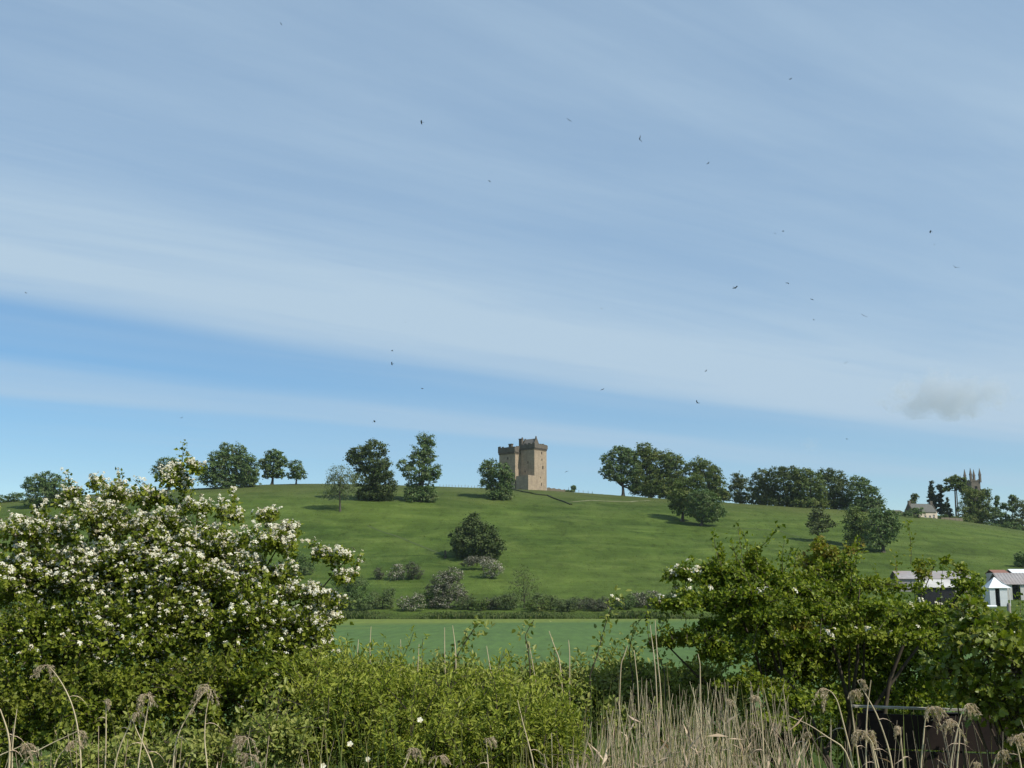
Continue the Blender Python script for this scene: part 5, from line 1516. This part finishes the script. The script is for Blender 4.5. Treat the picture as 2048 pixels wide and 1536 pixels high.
def reeds():
    A = reed
    A('tall bent reed with drooping head, the highest at the bottom left', [(165, 1545), (158, 1470), (150, 1425), (135, 1385), (115, 1352), (100, 1335)], 6.0, -1, 0.10)
    A('reed with full brown head in front of the hawthorn, near the crossing stems', [(274, 1545), (284, 1480), (296, 1415), (299, 1395)], 6.0, -1, 0.12, n=60)
    A('reed with brown head right of the fuller one, on an upright stem', [(417, 1545), (408, 1480), (412, 1420), (422, 1380)], 6.0, -1, 0.10)
    A('bowed reed with small head leaning into the upright one', [(345, 1545), (350, 1480), (375, 1430), (400, 1395), (418, 1372)], 6.1, -1, 0.07, n=30)
    A('reed with slim upright head among the crossing stems at bottom left', [(225, 1545), (240, 1490), (262, 1445), (266, 1428)], 6.0, 1, 0.06, n=30)
    A('slanting stem crossing the reeds below the hawthorn', [(312, 1545), (292, 1500), (275, 1465), (264, 1438)], 6.05, 0)
    A('long stem leaning far right across the bottom left corner', [(30, 1545), (60, 1510), (100, 1488), (150, 1465)], 5.9, 1, 0.06, n=30)
    A('pair-forming pale stem bowing left at the left edge', [(18, 1545), (20, 1490), (15, 1460), (0, 1418)], 5.9, 0, r=0.006)
    A('pale upright stem beside the bowed one at the left edge', [(25, 1545), (24, 1500), (28, 1460), (34, 1418)], 5.9, 0)
    A('reed with shaggy hanging head in the bottom left corner', [(-30, 1530), (0, 1510), (25, 1500), (42, 1492)], 5.9, 1, 0.09, n=60)
    A('thin reed with sparse reddish head left of the crossing stems', [(210, 1545), (212, 1480), (212, 1420), (212, 1400)], 6.2, 1, 0.04, n=22)
    A('short reed with small head leaning over below the tall bent one', [(105, 1545), (115, 1515), (135, 1492), (143, 1484)], 6.0, 1, 0.06, n=36)
    A('large shaggy head bottom left of centre, below the hawthorn edge', [(505, 1550), (503, 1525), (500, 1500), (496, 1478)], 6.0, -1, 0.10, n=80)
    A('broad reed head just above the bottom edge, right of the shaggy one', [(490, 1570), (500, 1550), (510, 1530), (505, 1512)], 6.0, -1, 0.09, n=60)
    A('low reed head at the bottom edge below the yellow-green bush', [(800, 1560), (806, 1540), (815, 1520), (822, 1500)], 6.2, 1, 0.07, n=50)
    A('reed head at the bottom edge right of the low one', [(850, 1580), (858, 1555), (868, 1535), (874, 1515)], 6.2, 1, 0.07, n=50)
    A('slim reed head at the bottom edge left of the dead reed thicket', [(978, 1560), (976, 1530), (974, 1500), (972, 1480)], 6.2, 1, 0.06, n=30)
    A('long slanting pale stem left of the dead reed thicket', [(1072, 1545), (1055, 1480), (1044, 1440), (1035, 1400)], 6.4, 0)
    # right
    A('bent reed whose head sweeps left into the dark bush', [(1710, 1545), (1698, 1490), (1685, 1440), (1675, 1400), (1664, 1385)], 6.0, -1, 0.13)
    A('reed with big drooping head left of the wooden fence', [(1720, 1545), (1710, 1470), (1704, 1420), (1700, 1385)], 6.1, 1, 0.09, n=60)
    A('long reed slanting left with head above the fence rail end', [(1788, 1545), (1776, 1490), (1755, 1430), (1738, 1400), (1715, 1362)], 6.0, 1, 0.05, n=24)
    A('upright reed crossing the left end of the fence rail', [(1732, 1545), (1732, 1470), (1734, 1420), (1742, 1360)], 6.05, 0)
    A('reed with pale cascading head low before the dark fence', [(1760, 1545), (1752, 1515), (1745, 1485), (1728, 1464)], 5.9, -1, 0.07, n=70)
    A('second pale cascading head low before the fence, right of the first', [(1756, 1560), (1748, 1510), (1740, 1475), (1730, 1466)], 5.95, 1, 0.08, n=70)
    A('tall reed with large brown head in front of the fence middle', [(1840, 1545), (1846, 1490), (1850, 1440), (1856, 1420)], 6.0, 1, 0.12, n=80)
    A('reed with spreading head right of the fence middle', [(1912, 1545), (1918, 1490), (1920, 1460), (1914, 1446)], 5.95, -1, 0.11, n=70)
    A('reed with head hanging right, tallest near the fence end', [(1898, 1545), (1910, 1480), (1922, 1430), (1930, 1412)], 6.05, 1, 0.08, n=60)
    A('short reed with hooked head left of the fence', [(1580, 1545), (1605, 1500), (1615, 1480), (1620, 1468)], 6.1, -1, 0.05, n=50)
    A('reed with grey head rising from the dead thicket under the bush', [(1528, 1545), (1526, 1480), (1522, 1420), (1518, 1395)], 6.2, -1, 0.05, n=50)
    A('slim grey reed head left in the dead thicket', [(1440, 1545), (1446, 1480), (1450, 1430), (1452, 1400)], 6.3, 1, 0.04, n=36)
    A('shaggy pale head in the bottom right corner', [(2046, 1560), (2040, 1520), (2034, 1490), (2026, 1476)], 5.9, 1, 0.09, n=80)
    A('low hooked reed head near the bottom right corner', [(1975, 1570), (1985, 1540), (1992, 1515), (1998, 1504)], 5.9, 1, 0.06, n=60)
    A('very low reed head at the bottom edge below the fence end', [(1950, 1580), (1955, 1560), (1958, 1540), (1960, 1528)], 5.9, -1, 0.05, n=50)
    A('dark grey reed head half hidden before the fence', [(1808, 1560), (1806, 1520), (1802, 1480), (1800, 1455)], 6.2, -1, 0.05, n=50)
    A('fallen pale stem slanting down to the right under the dark bush', [(1700, 1500), (1660, 1478), (1620, 1450), (1578, 1432)], 6.5, 0)
    # pale stalks against the field
    S = [(742, 1253, 742, 1340, 'first pale stalk from the left against the green field'), (717, 1279, 716, 1330, 'short pale stalk at the left end of the field stalks'),
         (801, 1279, 801, 1345, 'straight faint stalk between the two left field stalks'), (838, 1288, 834, 1385, 'leaning stalk left of the tallest pair before the field'),
         (889, 1255, 892, 1390, 'tall straight stalk left of the leafy leaning shoot'), (905, 1251, 912, 1310, 'tall stalk leaning left beside the leafy leaning shoot'),
         (973, 1292, 988, 1380, 'bent pale stalk right of the leafy leaning shoot'), (1098, 1262, 1122, 1325, 'leaning pale stalk right of the tufted shoot'),
         (1057, 1282, 1082, 1440, 'longest bent stalk before the field, under the tufted shoot'), (1137, 1280, 1139, 1330, 'thin upright stalk right of the leaning one'),
         (1310, 1240, 1322, 1385, 'tall pale stalk under the left tip of the right bush'), (1300, 1250, 1312, 1350, 'thin pale stalk beside the tall one under the bush tip'),
         (1268, 1300, 1276, 1375, 'stalk standing before the field left of the bush tip'), (1396, 1308, 1400, 1350, 'short bright stalk in the gap below the bush boughs'),
         (1255, 1290, 1240, 1330, 'stalk leaning right among the dry bits before the field'), (1028, 1400, 1030, 1450, 'upright pale stalk in the dark gap below the bramble')]
    for u1, v1, u0, v0, lb in S:
        A(lb, [(u0, v0), ((u0 + u1) / 2 + random.uniform(-3, 3), (v0 + v1) / 2), (u1, v1)], 7.6, 0, r=0.0042, group='bare reed stalks before the field', leafs=0)
    # the thicket of dead stems: far too many to count
    n = 560
    u = np.concatenate([rng.normal(1400, 115, 300), rng.uniform(1110, 1600, 130), rng.uniform(1560, 2048, 65), rng.uniform(0, 700, 65)])[:n]
    Yd = rng.uniform(6.0, 7.4, n)
    vt = np.where(u < 1120, rng.uniform(1450, 1530, n), np.where(u > 1580, rng.uniform(1430, 1530, n), 1552 - 200 * rng.random(n) ** 0.85 * np.clip((u - 1040) / 240, 0.25, 1)))
    tops = np.array([at(a, b, c)[0] for a, b, c in zip(u, vt, Yd)])
    lean = rng.normal(size=(n, 2)) * np.array([0.20, 0.16])
    foot = tops.copy()
    foot[:, :2] -= lean
    foot[:, 2] = ground_z(foot[:, 0], foot[:, 1]) - 0.05
    mid = (tops + foot) / 2 + rng.normal(size=(n, 3)) * 0.03
    r_ = 0.0026 * (0.55 + 0.8 * rng.random(n))
    t = np.tile(np.linspace(0, 1, 7)[None], (n, 1))
    C = bez(foot, mid, tops, t)
    half = n // 2
    ch = [(*tubes(C[:half], r_[:half, None] * np.linspace(1.1, 0.5, 7)[None], 4), 0), (*tubes(C[half:], r_[half:, None] * np.linspace(1.1, 0.5, 7)[None], 4), 1)]
    # dry blades
    k = 1100
    i = rng.integers(0, n, k)
    j = rng.integers(2, 6, k)
    X = nrm(np.stack([rng.normal(size=k), rng.normal(size=k) * 0.6, 0.8 + 0.8 * rng.normal(size=k)], -1))
    V, Fc = inst(np.array([[0, 0, 0], [0.5, -0.03, 0.02], [1, 0, -0.18], [0.5, 0.03, 0.02]], float), LEAF_SIMPLE[1], C[i, j], X, rdir(k), 0.10 * (0.5 + rng.random(k)))
    ch.append((V, Fc, 1))
    o = obj('dead_reeds', ch, [M_REED, M_REED_DULL])
    tagit(o, 'dense thicket of dead straw-coloured reed stems along the bottom', 'reeds', kind='stuff')


def fence_and_post():
    Y = 7.0
    pa, s = at(1716, 1411, Y)
    pb, _ = at(2080, 1424, Y)
    x0, ln = pa[0], pb[0] - pa[0]
    zg = float(ground_z(x0, Y)) - 0.1
    top = pa[2] - zg
    dz = pb[2] - pa[2]
    root = thing('board_fence', 'dark brown board fence with bleached top rail at bottom right', 'fence', (x0, Y, zg))
    th = -math.atan2(dz, ln)
    z = 0.0
    nb = 7
    bh = (top - 0.03) / nb
    for i in range(nb):
        V, Fq = box(0, ln, 0.0, 0.028, i * bh, (i + 1) * bh - 0.012)
        V[:, 2] += V[:, 0] / ln * dz
        V[:, 1] += 0.003 * (i % 3)
        obj('board', [(V, Fq)], M_BOARD, root)
    V, Fq = box(-0.02, ln, -0.006, 0.05, top - 0.011, top)
    V[:, 2] += V[:, 0] / ln * dz
    obj('top_rail', [(V, Fq)], M_CAP, root)
    for x in (0.06, ln * 0.5, ln - 0.15):
        obj('post', [box(x, x + 0.09, 0.04, 0.13, -0.2, top + x / ln * dz - 0.03)], M_BOARD, root)
    # grey stake beside the sapling
    p, s = at(2017, 1206, 12.0)
    zg = float(ground_z(p[0], 12.0))
    h = p[2] - zg
    root = thing('wooden_stake', 'weathered grey wooden stake standing among the sapling leaves', 'stake', (p[0], 12.0, zg))
    P = np.array([[[0, 0, -.2], [0.004, 0, h * .5], [0, 0, h - .02], [0.003, 0, h]]])
    obj('shaft', [tubes(P, np.array([[0.022, 0.020, 0.018, 0.012]]), 6)], M_POST, root, smooth=True)


def tall_grass():
    n = 1500
    u = np.concatenate([rng.uniform(600, 1500, 1000), rng.uniform(0, 2048, 500)])
    Yd = rng.uniform(6.4, 8.6, n)
    vt = 1385 + 150 * rng.random(n) - 70 * (rng.random(n) ** 3) * ((u > 640) & (u < 1480))
    tops = np.array([at(a, b, c)[0] for a, b, c in zip(u, vt, Yd)])
    foot = tops.copy()
    foot[:, :2] -= rng.normal(size=(n, 2)) * np.array([0.16, 0.10])
    foot[:, 2] = ground_z(foot[:, 0], foot[:, 1]) - 0.05
    mid = (tops + foot) / 2 + np.array([0, 0, 0.25]) + rng.normal(size=(n, 3)) * 0.04
    C = bez(foot, mid, tops, np.tile(np.linspace(0, 1, 8)[None], (n, 1)))
    wd = 0.0035 * (0.6 + 0.8 * rng.random((n, 1))) * np.array([1, 1, 1, 0.95, 0.85, 0.65, 0.4, 0.05])[None]
    a = rng.random(n) * math.pi
    S = np.stack([np.cos(a), np.sin(a), np.zeros(n)], -1)[:, None] * wd[..., None]
    V = np.stack([C - S, C + S], 2).reshape(-1, 3)
    i = np.arange(n * 16).reshape(n, 8, 2)
    Fq = np.stack([i[:, :-1, 0], i[:, :-1, 1], i[:, 1:, 1], i[:, 1:, 0]], -1).reshape(-1, 4)
    tagit(obj('tall_grass', [(V, Fq)], M_GRASS), 'thin green and yellowing grass blades rising through the undergrowth', 'grass', kind='stuff')


def tussocks():
    n = 14000
    y = rng.uniform(305, 528, n)
    x = rng.uniform(-0.46, 0.46, n) * y
    k = 3
    O = np.repeat(np.stack([x, y, ground_z(x, y) - 0.03], -1), k, 0) + rng.normal(size=(n * k, 3)) * np.array([0.22, 0.22, 0])
    X = nrm(np.stack([rng.normal(size=n * k) * 0.7, rng.normal(size=n * k) * 0.7, np.ones(n * k)], -1))
    Z = nrm(np.stack([rng.normal(size=n * k), -0.6 + 0.6 * rng.normal(size=n * k), np.full(n * k, 1.6)], -1))
    Sz = np.repeat(0.16 + 0.20 * rng.random(n) ** 2, k)
    tagit(obj('tussocks', [inst(*LEAF_SIMPLE, O, X, Z, Sz)], M_TUSSOCK), 'grass tussocks scattered over the hillside pasture', 'grass', kind='stuff')


reeds()
tall_grass()
tussocks()
fence_and_post()


# ------------------------------------------------------------------ birds and the small clouds
def bird_mesh(k):
    r = random.Random(k)
    flap = [0.35, -0.15, 0.1, 0.55][k]
    ch = []
    m = 9
    t = np.linspace(0, 1, m)
    P = np.stack([0.17 * (t - 0.5), np.zeros(m), 0.004 * np.sin(t * 3)], -1)
    rad = 0.019 * np.sin(np.clip(t * 1.02 + 0.03, 0, 1) * math.pi) ** 0.6 * (1 - 0.35 * np.abs(t - 0.6))
    ch.append(tubes(P[None], np.maximum(rad, 0.002)[None], 7))
    for sd in (-1, 1):
        a = np.array([[0.03, 0.01, 0.005], [0.05, 0.08, flap * 0.08], [0.02, 0.17, flap * 0.13], [-0.05, 0.19, flap * 0.12], [-0.02, 0.10, flap * 0.07], [-0.035, 0.012, 0.005]])
        a[:, 1] *= sd
        up = a + [0, 0, 0.004]
        V = np.concatenate([a, up])
        Fq = np.array([[0, 1, 4, 5], [1, 2, 3, 4], [6, 11, 10, 7], [7, 10, 9, 8]])
        ch.append((V, Fq))
    for sd in (-1, 1):
        V = np.array([[-0.07, 0, 0], [-0.075, 0.012 * sd, 0], [-0.16, 0.035 * sd, 0], [-0.10, 0.004 * sd, 0], [-0.07, 0, .003], [-0.075, 0.012 * sd, .003], [-0.16, 0.035 * sd, .003], [-0.10, 0.004 * sd, .003]])
        ch.append((V, np.array([[0, 1, 2, 3], [4, 7, 6, 5]])))
    return mesh_from('bird', ch, M_BIRD)


BIRDS = [
    (562, 48, 5, 'bird flying highest of all, left of centre at the top of the sky'),
    (843, 244, 9, 'dark bird in the upper sky, leftmost of the high row'),
    (1138, 240, 8, 'dark bird in the upper sky, second of the high row'),
    (1279, 278, 12, 'largest bird, steeply banking in the upper middle sky'),
    (1416, 327, 6, 'small bird just right of and below the steeply banking one'),
    (979, 362, 7, 'bird gliding slantwise below the high row'),
    (1581, 158, 6, 'lone bird highest in the right half of the sky'),
    (1566, 463, 6, 'small bird at mid sky right, left of the far right pair'),
    (1550, 467, 3, 'faintest speck of a bird beside the small mid-sky one'),
    (1861, 463, 8, 'bird with spread wings, upper of the far right pair'),
    (1869, 489, 3, 'tiny faint bird between the far right pair'),
    (1911, 535, 10, 'broad-winged bird flying furthest right, above the grey cloud'),
    (1470, 576, 10, 'dark banking bird in the pale band right of centre'),
    (1575, 566, 8, 'bird right of the dark banking one'),
    (1624, 599, 5, 'small faint bird, upper of two above each other right of centre'),
    (1628, 640, 4, 'small faint bird, lower of two above each other right of centre'),
    (1728, 632, 9, 'dark bird in the white band left of the grey cloud'),
    (1203, 617, 5, 'small bird straight above the castle side of the white band'),
    (811, 645, 4, 'tiny pale bird in the white band above the tall trees'),
    (784, 702, 6, 'upper of two birds stacked over the tall broad tree'),
    (784, 728, 7, 'lower of two birds stacked over the tall broad tree'),
    (845, 777, 8, 'bird in the blue gap above the tall narrow tree'),
    (1205, 779, 7, 'bird in the blue gap right above the leaning tree'),
    (1395, 806, 9, 'crescent-shaped bird above the castle clump of trees'),
    (1412, 742, 5, 'small faint bird above the crescent-shaped one'),
    (1692, 725, 6, 'small bird left of the grey cloud, above its level'),
    (749, 843, 8, 'lowest bird on the left, just over the tall broad tree'),
    (363, 836, 5, 'small bird above the half-hidden tree at left'),
    (52, 586, 5, 'small bird near the left edge of the sky'),
    (1133, 943, 6, 'low bird beside the right wall of the castle'),
    (1694, 878, 4, 'tiny bird low over the long clump on the right crest')]


def birds():
    ms = [bird_mesh(k) for k in range(4)]
    for i, (u, v, px, lb) in enumerate(BIRDS):
        Y = 0.25 * F / px
        p, s = at(u, v, Y)
        o = bpy.data.objects.new('bird', ms[i % 4])
        COL.objects.link(o)
        o.location = p
        o.rotation_euler = (R(random.uniform(-35, 35)), R(random.uniform(-20, 25)), R(random.uniform(0, 360)))
        if px == 12:
            o.rotation_euler = (R(80), R(20), R(80))
        tagit(o, lb, 'bird', 'birds wheeling in the sky')


def cloud(label, u, v, ru, rv, Y, dens, seed):
    m, t, b = new_mat('cloud_vapour')
    t.nodes.remove(b)
    tc = node(t, 'ShaderNodeTexCoord')
    vol = node(t, 'ShaderNodeVolumePrincipled')
    vol.inputs['Color'].default_value = (0.86, 0.94, 1.0, 1)
    vol.inputs['Anisotropy'].default_value = 0.3
    ln = node(t, 'ShaderNodeVectorMath', operation='LENGTH')
    t.links.new(tc.outputs['Object'], ln.inputs[0])
    mp = node(t, 'ShaderNodeMapping')
    mp.inputs['Location'].default_value = (seed, seed * 2, 0)
    mp.inputs['Scale'].default_value = (2.0, 1.2, 0.9)
    t.links.new(tc.outputs['Object'], mp.inputs[0])
    nz = noise(t, mp.outputs[0], 1.9, 7, 0.62, 0.6)
    d = mth(t, 'SUBTRACT', mth(t, 'ADD', mth(t, 'MULTIPLY', nz, 1.7), 0.05), mth(t, 'MULTIPLY', ln.outputs['Value'], 0.72))
    d = ramp(t, d, [(0.34, 0.0), (0.54, 1.0)])
    t.links.new(mth(t, 'MULTIPLY', d, dens), vol.inputs['Density'])
    t.links.new(vol.outputs[0], t.nodes['Material Output'].inputs['Volume'])
    p, s = at(u, v, Y)
    import bmesh
    bm = bmesh.new()
    bmesh.ops.create_icosphere(bm, subdivisions=3, radius=1.0)
    for vv in bm.verts:
        vv.co.z = max(vv.co.z, -0.75)
    me = bpy.data.meshes.new('cloud')
    bm.to_mesh(me)
    bm.free()
    me.materials.append(m)
    o = bpy.data.objects.new('cloud', me)
    COL.objects.link(o)
    o.location = p
    o.scale = (ru * s, ru * s * 0.6, rv * s)
    tagit(o, label, 'cloud', 'small low clouds')


birds()
cloud('small ragged grey cloud at the right, over the house', 1895, 792, 150, 62, 3000, 0.0105, 1.7)
cloud('faint white wisp of cloud over the long right crest clump', 1620, 890, 28, 18, 3000, 0.006, 5.1)


# ------------------------------------------------------------------ thin summer haze over the whole place
def haze():
    m, t, b = new_mat('haze_air')
    t.nodes.remove(b)
    vol = node(t, 'ShaderNodeVolumePrincipled')
    vol.inputs['Color'].default_value = (0.80, 0.90, 1.0, 1)
    vol.inputs['Density'].default_value = 0.000042
    vol.inputs['Anisotropy'].default_value = 0.2
    t.links.new(vol.outputs[0], t.nodes['Material Output'].inputs['Volume'])
    o = obj('haze', [box(-420, 420, -25, 760, -3.0, 190)], m)
    o['kind'] = 'stuff'
    o['label'] = 'thin bluish haze over the fields and the hill'


haze()
